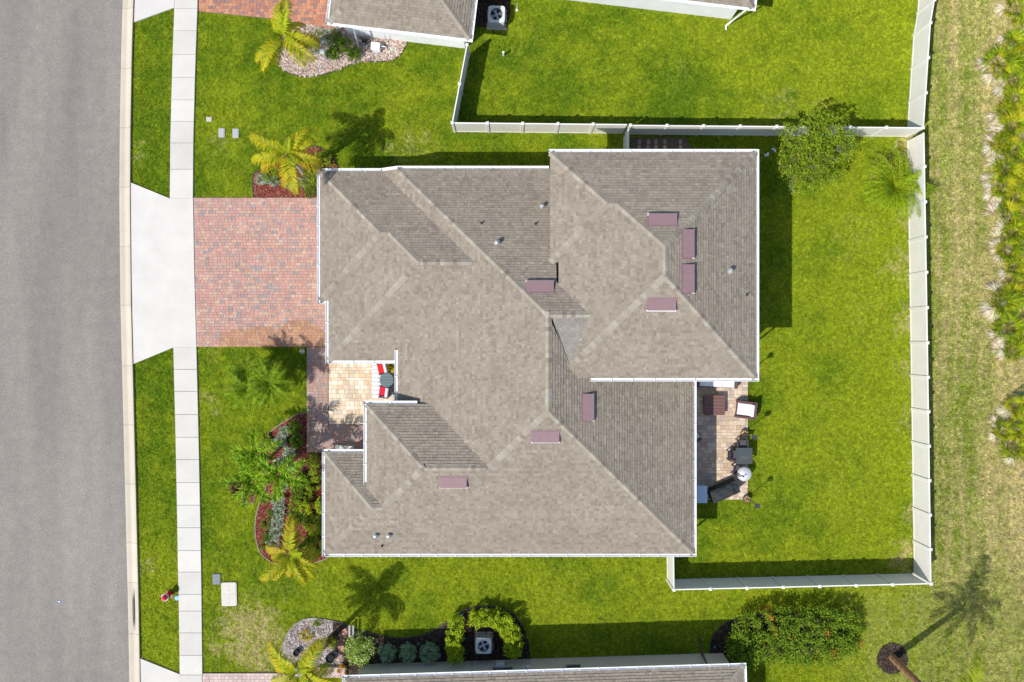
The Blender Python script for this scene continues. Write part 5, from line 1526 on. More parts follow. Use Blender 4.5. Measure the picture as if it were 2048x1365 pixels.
# front porch
rx0, ry0 = at(744, 797, 0); rx1, ry1 = at(789, 723, 0)
rug = thing('striped_rug', 'pale grey rug with pointed white stripes under the red porch chairs', 'rug', ((rx0 + rx1) / 2, (ry0 + ry1) / 2, .10))
m_ = MB(); m_.box(0, 0, 0, rx1 - rx0, ry1 - ry0, .008, c=(.42, .44, .42)); m_.build('rug_base', M_FABRIC, rug)
W2, H2 = (rx1 - rx0) / 2, (ry1 - ry0) / 2
for i in range(9):
    yc = -H2 + (i + .5) * 2 * H2 / 9; s = MB(); hh = H2 / 9 * .74
    s.add([(-W2 + .01, yc - hh, .013), (-W2 + .30, yc - hh, .013), (-W2 + .50, yc, .013), (-W2 + .30, yc + hh, .013), (-W2 + .01, yc + hh, .013)], [(0, 1, 2, 3, 4)], (.72, .74, .78)); s.build('stripe', M_FABRIC, rug)
def round_table(label, px, py, z, r, c):
    x, y = at(px, py, z); root = thing('round_table', label, 'table', (x, y, 0))
    n = 9; wv = 2 * r / n
    for i in range(n):
        yy = -r + wv * (i + .5); hw = math.sqrt(max(.0, r * r - yy * yy)); s = MB(); s.box(0, yy, z - .03, 2 * hw, wv - .012, .03, bev=.004, c=tuple(k * rnd.uniform(.9, 1.1) for k in c)); s.build('slat', M_PLAIN, root)
    m_ = MB(); m_.lathe([(r, z - .04), (r, z - .005), (r - .02, z - .005), (r - .02, z - .04)], 0, 0, 28, c); m_.build('rim', M_PLAIN, root)
    for k in range(4):
        a = k * math.pi / 2 + .78; l = MB(); l.tube([(r * .2 * math.cos(a), r * .2 * math.sin(a), z - .04), (r * .75 * math.cos(a), r * .75 * math.sin(a), .05)], .018, 6, c); l.build('leg', M_PLAIN, root)
round_table('round slatted blue-grey table between the two red porch chairs', 773, 760.5, .72, .36, (.115, .16, .18))
chair('cushioned_chair', 'red cushioned porch chair above the round table, beside yellow flowers', 766, 737, R(-90 + 13), (.62, .02, .02), (.66, .66, .74))
chair('cushioned_chair', 'crimson cushioned porch chair below the round table', 769, 784, R(-90 - 8), (.52, .02, .05), (.64, .64, .74))
x, y = at(782, 733, .5); pot = thing('flower_pot', 'pot of bright yellow flowers behind the upper porch chair', 'flower pot', (x, y, .1))
m_ = MB(); m_.lathe([(.11, 0), (.16, .3), (.17, .32), (.14, .32), (.13, .28)], 0, 0, 14, (.3, .14, .08)); m_.build('pot', M_PLAIN, pot)
m_ = MB(); foliage(m_, .02, .05, .42, .26, .3, .16, 160, .09, .045, P_GREEN, 10, .2); foliage(m_, -.05, -.08, .46, .2, .26, .16, 150, .08, .06, [(.75, .62, .01), (.7, .52, .01)], 8, .2); m_.build('flowers', M_LEAF, pot)
x, y = at(782, 791, .3); sst = thing('small_side_table', 'small wire side table between the lower porch chair and the door', 'side table', (x, y, .1))
m_ = MB(); m_.box(0, 0, .34, .28, .3, .02, c=(.45, .46, .42)); m_.build('table_top', M_PLAIN, sst)
for sx in (-1, 1):
    for sy in (-1, 1):
        m_ = MB(); m_.tube([(sx * .14, sy * .15, 0), (sx * .12, sy * .13, .34)], .01, 5, (.03, .03, .03)); m_.build('leg', M_PLAIN, sst)

# back patio
def slatted_box(name, label, cat, px, py, w, d, h, rz, c, n=6):
    x, y = at(px, py, h); root = thing(name, label, cat, (x, y, .08), rz)
    for i in range(n):
        s = MB(); s.box(0, -d / 2 + d / n * (i + .5), h - .04, w, d / n - .012, .035, bev=.004, c=tuple(k * rnd.uniform(.88, 1.12) for k in c)); s.build('plank', M_PLAIN, root)
    b = MB(); b.box(0, 0, 0, w - .1, d - .1, h - .05, c=tuple(k * .8 for k in c)); b.build('base', M_PLAIN, root)
    return root
slatted_box('coffee_table', 'square wine-brown plank coffee table on the back patio', 'table', 1428.5, 811, 1.1, 1.07, .46, 0, (.145, .065, .058), 6)
WF = (.10, .045, .05)
def lounge(name, label, cat, px, py, rz, w, d, cush_c, n, group=None, frame=WF):
    x, y = at(px, py, .45); root = thing(name, label, cat, (x, y, .08), rz, group)
    b = MB(); b.box(0, 0, .08, w, d, .22, c=frame, bev=.01); b.build('seat_frame', M_PLAIN, root)
    for sx in (-1, 1):
        a = MB(); a.box(sx * (w / 2 - .06), -.02, .0, .12, d, .56, c=frame, bev=.02); a.build('armrest', M_PLAIN, root)
    k = MB(); k.box(0, d / 2 - .05, .0, w, .12, .74, c=frame, bev=.02); k.build('backrest', M_PLAIN, root)
    cw = (w - .26) / n
    for i in range(n):
        xx = -w / 2 + .13 + cw * (i + .5)
        s = MB(); s.box(xx, -.07, .30, cw - .015, d - .2, .14, bev=.035, c=cush_c); s.build('seat_cushion', M_FABRIC, root)
        p = MB(); p.box(xx, d / 2 - .19, .42, cw - .03, .15, .32, bev=.05, c=cush_c); p.build('back_cushion', M_FABRIC, root)
    return root
lounge('outdoor_sofa', 'long white-cushioned patio sofa half hidden under the two-storey roof edge', 'sofa', 1434, 759, R(-3), 2.15, .85, (.72, .74, .78), 3)
lounge('outdoor_armchair', 'white-cushioned patio armchair with wine-brown frame facing the coffee table', 'armchair', 1492, 820, R(-90 - 7), .92, .95, (.78, .78, .76), 1)
lounge('outdoor_armchair', 'white-cushioned chair mostly under the lower roof edge on the back patio', 'armchair', 1381, 873, R(90 + 28), .85, .85, (.66, .68, .72), 1)
x, y = at(1488, 912, .74); dt = thing('dining_table', 'small square dark grey slatted patio table between stacked chairs', 'table', (x, y, .08), 0)
for i in range(9):
    s = MB(); s.box(0, -.42 + .094 * (i + .5), .70, .86, .086, .025, bev=.003, c=(.05, .062, .068)); s.build('slat', M_PLAIN, dt)
for sx in (-1, 1):
    for sy in (-1, 1):
        l = MB(); l.box(sx * .39, sy * .39, 0, .045, .045, .70, c=(.04, .045, .05)); l.build('leg', M_PLAIN, dt)
DC = (.045, .035, .04)
DG = 'dark patio dining chairs'
def dchair(label, px, py, rz):
    c_ = chair('dining_chair', label, px, py, rz, (.1, .085, .1), (.1, .1, .1), DC, .5, .46, .45, .06, DG, cushions=False)
    s = MB(); s.box(0, -.02, .45, .46, .44, .035, c=(.085, .07, .085), bev=.01); s.build('seat', M_FABRIC, c_)
    c_.location.z = .08
dchair('dark dining chair tucked to the left side of the square patio table', 1464, 911, R(90))
dchair('dark dining chair above the square patio table near the upper lamp post', 1483, 888, R(0))
dchair('dark open-framed dining chair between the square table and covered grill', 1475, 941, R(170))
# silver fire pit with domed lid
x, y = at(1490, 949, .8); kp = thing('kettle_fire_pit', 'round silver domed fire pit beside the square patio table', 'fire pit', (x, y, .08))
m_ = MB(); m_.lathe([(.05, .30), (.26, .36), (.37, .55), (.385, .60), (.37, .60)], 0, 0, 28); m_.build('bowl', M_GALV, kp, smooth=True)
m_ = MB(); m_.lathe([(.39, .60), (.385, .63), (.33, .70), (.22, .765), (.10, .80), (.03, .81)], 0, 0, 28); m_.build('lid', material('brushed_lid', (.68, .67, .68), .38, .05, 4.0, metallic=.35), kp, smooth=True)
m_ = MB(); m_.tube([(-.05, 0, .81), (-.05, 0, .85), (.05, 0, .85), (.05, 0, .81)], .012, 6, (.1, .1, .1)); m_.build('handle', M_PLAIN, kp)
for k in range(3):
    a = k * 2.094; m_ = MB(); m_.tube([(.22 * math.cos(a), .22 * math.sin(a), .36), (.33 * math.cos(a), .33 * math.sin(a), 0)], .016, 6, (.2, .2, .2)); m_.build('leg', M_PLAIN, kp)
# covered grill
x, y = at(1451, 985, 1.0); gr = thing('covered_grill', 'barbecue grill under a wrinkled black cover at the lower end of the patio', 'grill', (x, y, .08), R(24))
m_ = MB(); nx, ny = 22, 10; w_, d_ = 1.5, .66
def gz(u, v):
    e = max(abs(u) ** 6, abs(v) ** 5); hump = .12 * (1 if abs(u + .02) < .52 else max(0, 1 - (abs(u + .02) - .52) * 4))
    return (.92 + hump * (1 - abs(v) ** 3) + .018 * math.sin(9 * u + 4 * v) + .014 * math.sin(17 * v + 6 * u)) * (1 - .06 * e)
g_ = [[(u * w_ / 2, v * d_ / 2, gz(u, v)) for u in np.linspace(-1, 1, nx)] for v in np.linspace(-1, 1, ny)]
for j in range(ny - 1):
    for i in range(nx - 1):
        m_.face([g_[j][i], g_[j][i + 1], g_[j + 1][i + 1], g_[j + 1][i]], (.032, .038, .04))
rim = g_[0] + [r_[-1] for r_ in g_[1:]] + list(reversed(g_[-1][:-1])) + [r_[0] for r_ in reversed(g_[1:-1])]
for i in range(len(rim)):
    p, q = rim[i], rim[(i + 1) % len(rim)]; k0 = 1.03 + .035 * math.sin(i * 1.9); k1 = 1.03 + .035 * math.sin(((i + 1) % len(rim)) * 1.9)
    m_.face([(p[0] * k0, p[1] * k0 * 1.05, .08), (q[0] * k1, q[1] * k1 * 1.05, .08), q, p], (.03, .036, .038))
m_.build('cover', M_FABRIC, gr)
m_ = MB(); m_.box(0, 0, 0, 1.3, .5, .12, c=(.03, .03, .03)); m_.build('cart_base', M_PLAIN, gr)
# storage cabinet
x, y = at(1398, 989, .85); cb = thing('storage_cabinet', 'pale blue-white storage cabinet with flat top beside the covered grill', 'cabinet', (x, y, .08))
m_ = MB(); m_.box(0, 0, 0, .78, .84, .80, c=(.36, .45, .55)); m_.build('body', M_PLAIN, cb)
m_ = MB(); m_.box(.0, 0, .80, .84, .90, .045, c=(.44, .54, .64), bev=.01); m_.build('top', M_PLAIN, cb)
for s in (-1, 1):
    m_ = MB(); m_.box(.40, s * .2, .05, .02, .38, .7, c=(.4, .5, .6)); d_ = m_.build('door', M_PLAIN, cb); k = MB(); k.box(.42, s * .05, .4, .02, .02, .12, c=(.1, .1, .1)); k.build('handle', M_PLAIN, d_)
# lamp posts standing in planters of sliced logs
LG = 'lamp posts along the patio edge'
for bx, by, lb in ((1487, 866, 'solar lamp post above the dining set on the patio edge'), (1492, 997, 'solar lamp post at the lower right patio corner'), (1492, 750, 'solar lamp post beside the two-storey roof corner')):
    x, y = at(bx, by, .1); lp = thing('lamp_post', lb, 'lamp post', (x, y, .06), 0, LG)
    m_ = MB(); m_.lathe([(.17, 0), (.20, .26), (.18, .27), (.17, .22)], 0, 0, 16, (.05, .045, .05)); m_.build('planter', M_PLAIN, lp)
    for i in range(11):
        a = i * 2.4; rr = .035 + .04 * math.sqrt(i); s = MB(); s.lathe([(.036, .18), (.038, .255 + .01 * (i % 3)), (.001, .258 + .01 * (i % 3))], rr * math.cos(a), rr * math.sin(a), 7, rnd.choice([(.55, .38, .15), (.42, .27, .10), (.62, .46, .2)])); s.build('log_slice', M_BARK, lp)
    m_ = MB(); m_.tube([(0, 0, .1), (0, 0, 2.0)], .022, 8, (.16, .12, .10)); m_.build('post', M_PLAIN, lp)
    m_ = MB(); m_.box(0, 0, 1.98, .17, .17, .20, c=(.05, .045, .07), bev=.02); m_.box(0, 0, 2.18, .22, .22, .03, c=(.03, .03, .05)); m_.build('lamp_head', M_PLAIN, lp)

# ------------------------------------------------------------------ front path planter box
x, y = at(690, 896, .35); bn = thing('garden_bench', 'narrow pale bench against the wall at the end of the front path', 'bench', (x, y, .085), R(-4))
for k in range(3):
    s = MB(); s.box(0, -.09 + .09 * k, .40, 1.0, .075, .025, c=(.55, .55, .5)); s.build('slat', M_PLAIN, bn)
for sx in (-1, 1):
    l = MB(); l.box(sx * .42, 0, 0, .05, .26, .40, c=(.5, .5, .46)); l.build('leg', M_PLAIN, bn)

# ------------------------------------------------------------------ utility boxes, hydrant and other small things
def lid_box(name, label, cat, px, py, w, d, h, c, rz=0.0, seams=1, holes=True, group=None):
    x, y = at(px, py, h); root = thing(name, label, cat, (x, y, 0), rz, group)
    r_ = min(w, d) * .12; pts = []
    for (sx, sy, a0) in ((1, 1, 0), (-1, 1, 90), (-1, -1, 180), (1, -1, 270)):
        for a in (0, 30, 60, 90): pts.append((sx * (w / 2 - r_) + r_ * math.cos(R(a0 + a)), sy * (d / 2 - r_) + r_ * math.sin(R(a0 + a))))
    m_ = MB(); m_.prism(pts, -.02, h, c); m_.build('box', M_CONC, root)
    for k in range(seams + 1):
        dd = d / (seams + 1); l = MB(); l.box(0, -d / 2 + dd * (k + .5), h, w - .09, dd - (.05 if seams == 0 else .03), .012, bev=.005, c=tuple(v * 1.03 for v in c)); lo = l.build('lid', M_CONC, root)
        if holes:
            for s in (-1, 1):
                q = MB(); q.box(0, -d / 2 + dd * (k + .5) + s * dd * .2, h + .012, .02, .09, .003, c=(.12, .1, .08)); q.build('lift_slot', M_PLAIN, lo)
lid_box('utility_box', 'large pale concrete utility lid in the lower left corner of the lawn', 'utility box', 458, 1189, .82, 1.27, .10, (.52, .50, .44), R(1.5))
lid_box('utility_box', 'small grey utility lid beside the larger pale one', 'utility box', 433, 1159, .42, .56, .08, (.20, .215, .235), 0, 0, True)
lid_box('meter_box', 'left of two small grey lids near the top of the driveway lawn', 'meter box', 443, 266, .33, .5, .06, (.36, .37, .37), 0, 0, False, 'small grey lids')
lid_box('meter_box', 'right of two small grey lids near the top of the driveway lawn', 'meter box', 471, 267, .33, .5, .06, (.36, .37, .37), 0, 0, False, 'small grey lids')
lid_box('meter_box', 'small pale square cover by the pavement in the upper front lawn', 'meter box', 418, 239, .30, .26, .06, (.45, .40, .36), 0, 0, False)
lid_box('valve_box', 'green plastic valve cover at the right end of the rock bed', 'valve box', 783, 101, .40, .30, .06, (.22, .38, .30), R(-5), 0, False)
x, y = at(605, 703, 0); sp = thing('sprinkler_cover', 'small round grey sprinkler cover in the lawn corner by the driveway', 'sprinkler', (x, y, 0)); m_ = MB(); m_.lathe([(.14, 0), (.14, .05), (.09, .055), (.09, .04), (.02, .045)], 0, 0, 16, (.35, .33, .28)); m_.build('cover', M_CONC, sp)
# hydrant
x, y = at(340, 1188, 0); hy_ = thing('fire_hydrant', 'red fire hydrant with white bonnet rims on the roadside verge', 'fire hydrant', (x, y, 0))
RED = (.50, .012, .03); WH = (.78, .66, .66)
m_ = MB(); m_.lathe([(.19, 0), (.19, .05), (.12, .06), (.12, .55), (.17, .56), (.17, .62), (.12, .64)], 0, 0, 18, RED); m_.build('barrel', M_PLAIN, hy_)
m_ = MB(); m_.lathe([(.19, .62), (.19, .66), (.15, .67)], 0, 0, 18, WH); m_.build('flange', M_PLAIN, hy_)
m_ = MB(); m_.lathe([(.155, .67), (.15, .76), (.09, .84), (.04, .86), (.04, .92), (.005, .92)], 0, 0, 18, (.56, .02, .05)); m_.build('bonnet', M_PLAIN, hy_)
for a, r_ in ((0, .07), (180, .07), (225, .10)):
    d = Vector((math.cos(R(a)), math.sin(R(a)), 0)); m_ = MB(); m_.tube([d * .10 + Vector((0, 0, .42)), d * .22 + Vector((0, 0, .42))], r_, 10, RED); o_ = m_.build('outlet', M_PLAIN, hy_)
    m_ = MB(); m_.tube([d * .22 + Vector((0, 0, .42)), d * .27 + Vector((0, 0, .42))], r_ * 1.15, 10, WH); m_.build('cap', M_PLAIN, o_)
x, y = at(355, 1196, 0); vb = thing('valve_cover', 'round blue water valve cover between the hydrant and the pavement', 'valve cover', (x, y, 0))
m_ = MB(); m_.lathe([(.15, 0), (.15, .05), (.12, .06)], 0, 0, 18, (.10, .13, .16)); m_.build('ring', M_PLAIN, vb); m_ = MB(); m_.lathe([(.115, .05), (.115, .075), (.005, .08)], 0, 0, 18, (.18, .45, .72)); m_.build('lid', M_PLAIN, vb)
x, y = at(119, 1203, 0); mk = thing('road_marker', 'tiny blue and white reflective marker on the road', 'road marker', (x, y, .012)); m_ = MB(); m_.box(0, 0, 0, .13, .10, .02, c=(.05, .2, .6), bev=.008); m_.build('base', M_PLAIN, mk); m_ = MB(); m_.box(0, -.01, .02, .07, .04, .006, c=(.85, .9, .95)); m_.build('reflector', M_PLAIN, mk)

# things on and by the rock bed
def rock(name, label, px, py, sx, sy, sz, c, seed=0, group=None):
    r_ = random.Random(seed); x, y = at(px, py, sz); m_ = MB(); n = 9; rings = []
    prof = [(1.0, 0), (1.05, .35), (.85, .75), (.5, .97), (.0, 1.0)]
    rad = [r_.uniform(.8, 1.15) for _ in range(n)]
    vs = []
    for rr, zz in prof[:-1]:
        for k in range(n):
            a = 2 * math.pi * k / n; q = rr * rad[k] * r_.uniform(.94, 1.06); vs.append((q * sx * math.cos(a), q * sy * math.sin(a), zz * sz * r_.uniform(.92, 1.05)))
    fs = [(i * n + k, i * n + (k + 1) % n, (i + 1) * n + (k + 1) % n, (i + 1) * n + k) for i in range(3) for k in range(n)] + [tuple(3 * n + k for k in range(n))]
    m_.add(vs, fs, c); o_ = m_.build(name, M_STONE, None, loc=(x, y, .02)); tag(o_, label, 'rock', group)
rock('boulder', 'grey-blue stone in the rock bed left of the shrubs', 647, 80, .19, .21, .14, (.28, .33, .35), 1)
rock('boulder', 'pale grey six-sided stone lower in the rock bed', 645, 102, .18, .17, .12, (.42, .47, .48), 2)
rock('boulder', 'dull green-grey stone near the palm trunk in the rock bed', 652, 66, .17, .15, .1, (.25, .3, .27), 3)
rock('boulder', 'dark speckled stone under the palm frond tips in the rock bed', 636, 105, .14, .13, .1, (.2, .25, .2), 7)
rock('boulder', 'rounded tan boulder beside the white downspout of the top house', 704, 83, .22, .22, .22, (.38, .30, .22), 4)
rock('boulder', 'pale rock half buried between palm crown and silver shrub', 556, 922, .26, .13, .14, (.55, .47, .45), 5)
x, y = at(729, 84, .3); sw = thing('hose_reel', 'black hose reel against the white wall of the top house', 'hose reel', (x, y, .03), R(-7))
m_ = MB(); 
for k in range(5): m_.tube([((.13 + .02 * (k % 2)) * math.cos(a), -.06 + k * .05, .22 + (.13 + .02 * (k % 2)) * math.sin(a)) for a in np.linspace(0, 6.283, 15)], .018, 5, (.02, .02, .025), False)
m_.build('hose', M_PLAIN, sw); m_ = MB()
for s in (-1, 1): m_.tube([(0, s * .14, .0), (0, s * .14, .4)], .02, 5, (.10, .14, .17)); m_.box(0, s * .14, .38, .2, .03, .05, c=(.12, .2, .26))
m_.build('frame', M_PLAIN, sw)
x, y = at(751, 92, .45); bx_ = thing('utility_cabinet', 'white utility cabinet at the wall above the rock bed', 'utility box', (x, y, .02), R(-7))
m_ = MB(); m_.box(0, 0, 0, .48, .40, .45, c=(.78, .78, .82), bev=.015); m_.build('body', M_PLAIN, bx_); m_ = MB(); m_.box(0, 0, .45, .44, .36, .015, c=(.8, .8, .84), bev=.005); m_.build('lid', M_PLAIN, bx_)
x, y = at(765, 94, .3); vv = thing('backflow_valve', 'white pipe loop with blue handle beside the white cabinet', 'pipe', (x, y, .02), R(-7))
m_ = MB(); m_.tube([(-.1, 0, 0), (-.1, 0, .3), (.0, 0, .36), (.14, 0, .34), (.18, 0, .25), (.18, 0, 0)], .028, 7, (.8, .8, .82)); m_.build('pipe', M_PLAIN, vv); m_ = MB(); m_.lathe([(.07, .30), (.07, .37), (.01, .38)], -.1, 0, 12, (.04, .12, .4)); m_.build('handle', M_PLAIN, vv)
# downspouts and pipes on the neighbour houses (parts of those houses)
def wall_part(h, name, pts, r_, c):
    m_ = MB(); inv = h.matrix_world.inverted() if False else (Matrix.Translation(h.location) @ Matrix.Rotation(h.rotation_euler.z, 4, 'Z')).inverted()
    m_.tube([inv @ Vector(p) for p in pts], r_, 6, c); m_.build(name, M_PLAIN, h)
wall_part(north, 'downspout', [at3(708, 57, 2.6), at3(712, 74, 1.5), at3(716, 92, .15), at3(718, 98, .08)], .045, (.5, .52, .55))
wall_part(north, 'conduit', [at3(741, 74, 1.6), at3(748, 88, .5)], .015, (.35, .35, .38)); wall_part(north, 'conduit', [at3(752, 75, 1.6), at3(760, 90, .4)], .015, (.35, .35, .38))
wall_part(north, 'downspout', [at3(1490, 22, 2.6), at3(1462, 44, .4), at3(1452, 52, .1), at3(1452, 60, .06)], .05, (.75, .76, .78))
DB = (.10, .05, .045)
wall_part(south, 'downspout', [at3(1416, 1333, 2.6), at3(1411, 1322, 1.8), at3(1404, 1307, .15), at3(1401, 1296, .08), at3(1399, 1272, .06)], .05, DB)
for h_, pieces in ((south, [(1005, 1326, 46), (1147, 1324, 34)]), (north, [(1255, 6, 26)])):
    for px, py, wpx in pieces:
        inv = (Matrix.Translation(h_.location) @ Matrix.Rotation(h_.rotation_euler.z, 4, 'Z')).inverted()
        up = h_ is south
        p = inv @ at3(px, py, 1.6)
        yw = -.36 if up else 3.23 + .45
        o_ = window(h_, p.x, yw + (.04 if up else -.03), 1.15, wpx / 38.5, 1.05, math.pi / 2 if up else -math.pi / 2, (.42, .38, .32) if up else (.8, .8, .82), .12)
def smallbox(h_, name, px, py, z, s, c):
    inv = (Matrix.Translation(h_.location) @ Matrix.Rotation(h_.rotation_euler.z, 4, 'Z')).inverted(); p = inv @ at3(px, py, z + s[2])
    m_ = MB(); m_.box(0, 0, 0, *s, c=c, bev=.01); m_.build(name, M_PLAIN, h_, loc=(p.x, -.36 + s[1] / 2, z))
smallbox(south, 'meter_cabinet', 1000, 1312, .7, (.42, .22, .5), (.5, .53, .56)); smallbox(south, 'meter_cabinet', 1057, 1330, 1.2, (.22, .12, .3), (.52, .55, .57)); smallbox(south, 'meter_cabinet', 1047, 1329, 1.2, (.16, .1, .25), (.45, .48, .5))
wall_part(south, 'conduit', [at3(1045, 1318, .3), at3(1047, 1328, 1.2)], .02, (.3, .3, .3)); wall_part(south, 'conduit', [at3(1056, 1317, .3), at3(1058, 1328, 1.2)], .02, (.3, .3, .3)); wall_part(south, 'conduit', [at3(944, 1316, .1), at3(944, 1336, 1.8)], .02, (.1, .12, .12))

# small white posts, markers and ornaments
x, y = at(1007, 112, 0); wp = thing('white_pipe', 'short white post standing in the northern neighbour lawn', 'post', (x, y, 0)); m_ = MB(); m_.tube([(0, 0, 0), (0, 0, .55)], .05, 8, (.75, .74, .72)); m_.build('pipe', M_PLAIN, wp); m_ = MB(); m_.lathe([(.06, .5), (.06, .57), (.01, .58)], 0, 0, 10, (.8, .8, .78)); m_.build('cap', M_PLAIN, wp)
x, y = at(1034, 21, 0); wp = thing('white_stake', 'thin white stake with round foot beside the upper air conditioner', 'stake', (x, y, 0)); m_ = MB(); m_.tube([(0, 0, 0), (0, 0, .9)], .018, 6, (.8, .8, .8)); m_.build('stake', M_PLAIN, wp); m_ = MB(); m_.lathe([(.07, 0), (.06, .05), (.01, .06)], 0, 0, 10, (.8, .8, .8)); m_.build('foot', M_PLAIN, wp)
for px, py, rz, lb in ((1533, 310, .4, 'white butterfly ornament over the shaded grass left of the small tree'), (1548, 300, 2.4, 'white butterfly ornament at the left edge of the small tree crown')):
    z = 1.1; x, y = at(px, py, z); bf = thing('butterfly_ornament', lb, 'ornament', (x, y, 0), rz)
    m_ = MB(); m_.tube([(0, 0, 0), (0, 0, z)], .008, 4, (.2, .2, .2)); m_.build('stake', M_PLAIN, bf)
    for s in (-1, 1):
        m_ = MB(); m_.add([(0, 0, z), (s * .10, .10, z + .05), (s * .14, .02, z + .06), (s * .07, -.03, z + .03), (s * .09, -.11, z + .04), (0, -.04, z)], [(0, 1, 2, 3), (0, 3, 4, 5)], (.72, .82, .86)); m_.build('wing', M_PLAIN, bf)
# step stones
def stone(label, px, py, w, d, c, rz=0.0, group=None, name='stepping_stone', z=.05):
    x, y = at(px, py, z); m_ = MB(); m_.box(0, 0, 0, w, d, z, bev=.008, c=c); o_ = m_.build(name, M_PAVER, None, loc=(x, y, .01)); o_.rotation_euler.z = rz; tag(o_, label, 'stepping stone', group)
SS = 'stepping stones beside the two-storey wall'
names = ['first', 'second', 'third', 'fourth', 'fifth']
for i, px in enumerate((1279, 1297, 1312, 1330, 1361)):
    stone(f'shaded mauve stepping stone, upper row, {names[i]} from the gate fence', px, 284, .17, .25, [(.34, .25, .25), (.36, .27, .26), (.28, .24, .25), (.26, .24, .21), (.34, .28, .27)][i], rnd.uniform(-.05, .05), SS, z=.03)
    stone(f'shaded tan stepping stone, lower row, {names[i]} from the gate fence', px - (1 if i < 2 else 0), 295.5, .17, .25, [(.36, .27, .26), (.40, .28, .25), (.46, .34, .25), (.48, .38, .25), (.50, .32, .24)][i], rnd.uniform(-.08, .08), SS, z=.03)
m_ = MB(); m_.prism(G((1262, 275), (1375, 275), (1385, 303), (1262, 303))[::-1], -.02, .006); so = structure('bare_soil', m_, material('bare_soil_mat', (.13, .10, .07), .95, .35, 6.0, bump=.6, bscale=40, fine=.3))
for px, py, c, rz, lb in ((690, 1264, (.55, .26, .22), .1, 'pink brick stepping stone highest in the gravel bed'), (683, 1298, (.52, .26, .22), .3, 'pink brick stepping stone in the middle of the gravel bed'), (676, 1318, (.50, .22, .16), .5, 'orange brick stepping stone lowest in the gravel bed'),
                          (936, 1241, (.42, .17, .10), .05, 'red brick stepping stone between the lime hedges, upper'), (937, 1258, (.48, .22, .16), 0, 'pinkish brick stepping stone between the lime hedges, lower')):
    stone(lb, px, py, .30, .32, c, rz)
x, y = at(703, 1264, .5); gb = thing('wooden_trellis', 'weathered grey wooden post frame beside the highest brick stepping stone', 'trellis', (x, y, .02))
m_ = MB(); m_.box(-.12, 0, .42, .10, .62, .03, c=(.36, .36, .33)); m_.build('plank', M_BARK, gb); m_ = MB(); m_.box(.08, .0, .42, .10, .62, .03, c=(.32, .32, .3)); m_.build('plank', M_BARK, gb); m_ = MB(); m_.box(-.05, -.25, 0, .06, .06, .42, c=(.3, .3, .28)); m_.build('post', M_BARK, gb); m_ = MB(); m_.box(-.05, .25, 0, .06, .06, .42, c=(.3, .3, .28)); m_.build('post', M_BARK, gb)
for px, py, r_, lb in ((592, 1307, .17, 'black fabric plant pot on the left of the gravel bed'), (660, 1318, .24, 'large black fabric plant pot near the bottom of the gravel bed')):
    x, y = at(px, py, .35); m_ = MB(); m_.lathe([(r_ * .85, 0), (r_, .35), (r_ * .92, .35), (r_ * .88, .26), (.01, .26)], 0, 0, 16, (.018, .018, .02)); o_ = m_.build('plant_pot', M_FABRIC, None, loc=(x, y, .02)); tag(o_, lb, 'plant pot')
x, y = at(662, 1346, .3); m_ = MB(); m_.box(0, 0, 0, 1.5, .55, .3, c=(.46, .36, .34), bev=.02); o_ = m_.build('planter_wall', M_STUCCO, None, loc=(x, y, 0)); tag(o_, 'pinkish concrete ledge under the palm frond at the bottom house corner', 'ledge')
for px, py, lb in ((925, 1229, 'small teal garden light at the top of the narrow lime hedge'), (837, 1287, 'small teal garden light above the middle blue-green ball shrub'), (930, 1277, 'small teal garden light left of the lower air conditioner'), (1429, 1294, 'small teal garden light at the left end of the long hedge')):
    x, y = at(px, py, .2); tl = thing('garden_light', lb, 'garden light', (x, y, .03)); m_ = MB(); m_.tube([(0, 0, 0), (0, 0, .2)], .01, 5, (.03, .1, .1)); m_.build('stake', M_PLAIN, tl); m_ = MB(); m_.lathe([(.03, .17), (.055, .21), (.01, .24)], 0, 0, 10, (.02, .30, .30)); m_.build('head', M_PLAIN, tl)
# fallen palm stalks and green frame in the scrub
for px, py, L_, a, lb in ((2014, 233, .95, 27, 'pale fallen palm stalk lying at the edge of the upper scrub'), (2030, 90, .9, 32, 'pale grey-green fallen stalk between palmettos near the top'), (2030, 668, .7, 8, 'short pale stalk lying in the lower palmetto group'), (2034, 858, .8, -20, 'white bare stalk over the dark small palmetto')):
    x, y = at(px, py, .3); m_ = MB(); d = Vector((math.cos(R(a)), math.sin(R(a)), .12)) * L_ / 2; m_.tube([-d, d * .1, d], [.045, .04, .025], 7, (.42, .46, .44)); o_ = m_.build('fallen_stalk', M_BARK, None, loc=(x, y, .3)); tag(o_, lb, 'stalk')
x, y = at(2040, 782, 0); gf = thing('green_gate_frame', 'dark green metal bar frame reaching in from the right edge', 'gate', (x, y, 0))
for p, q in (((-.35, -.08, 0), (-.35, -.08, 1.3)), ((-.35, -.08, 1.3), (2.2, .15, 1.3)), ((-.35, -.08, .55), (2.2, .15, .55)), ((2.2, .15, 0), (2.2, .15, 1.3))):
    m_ = MB(); m_.tube([p, q], .035, 6, (.03, .10, .075)); m_.build('bar', M_PLAIN, gf)

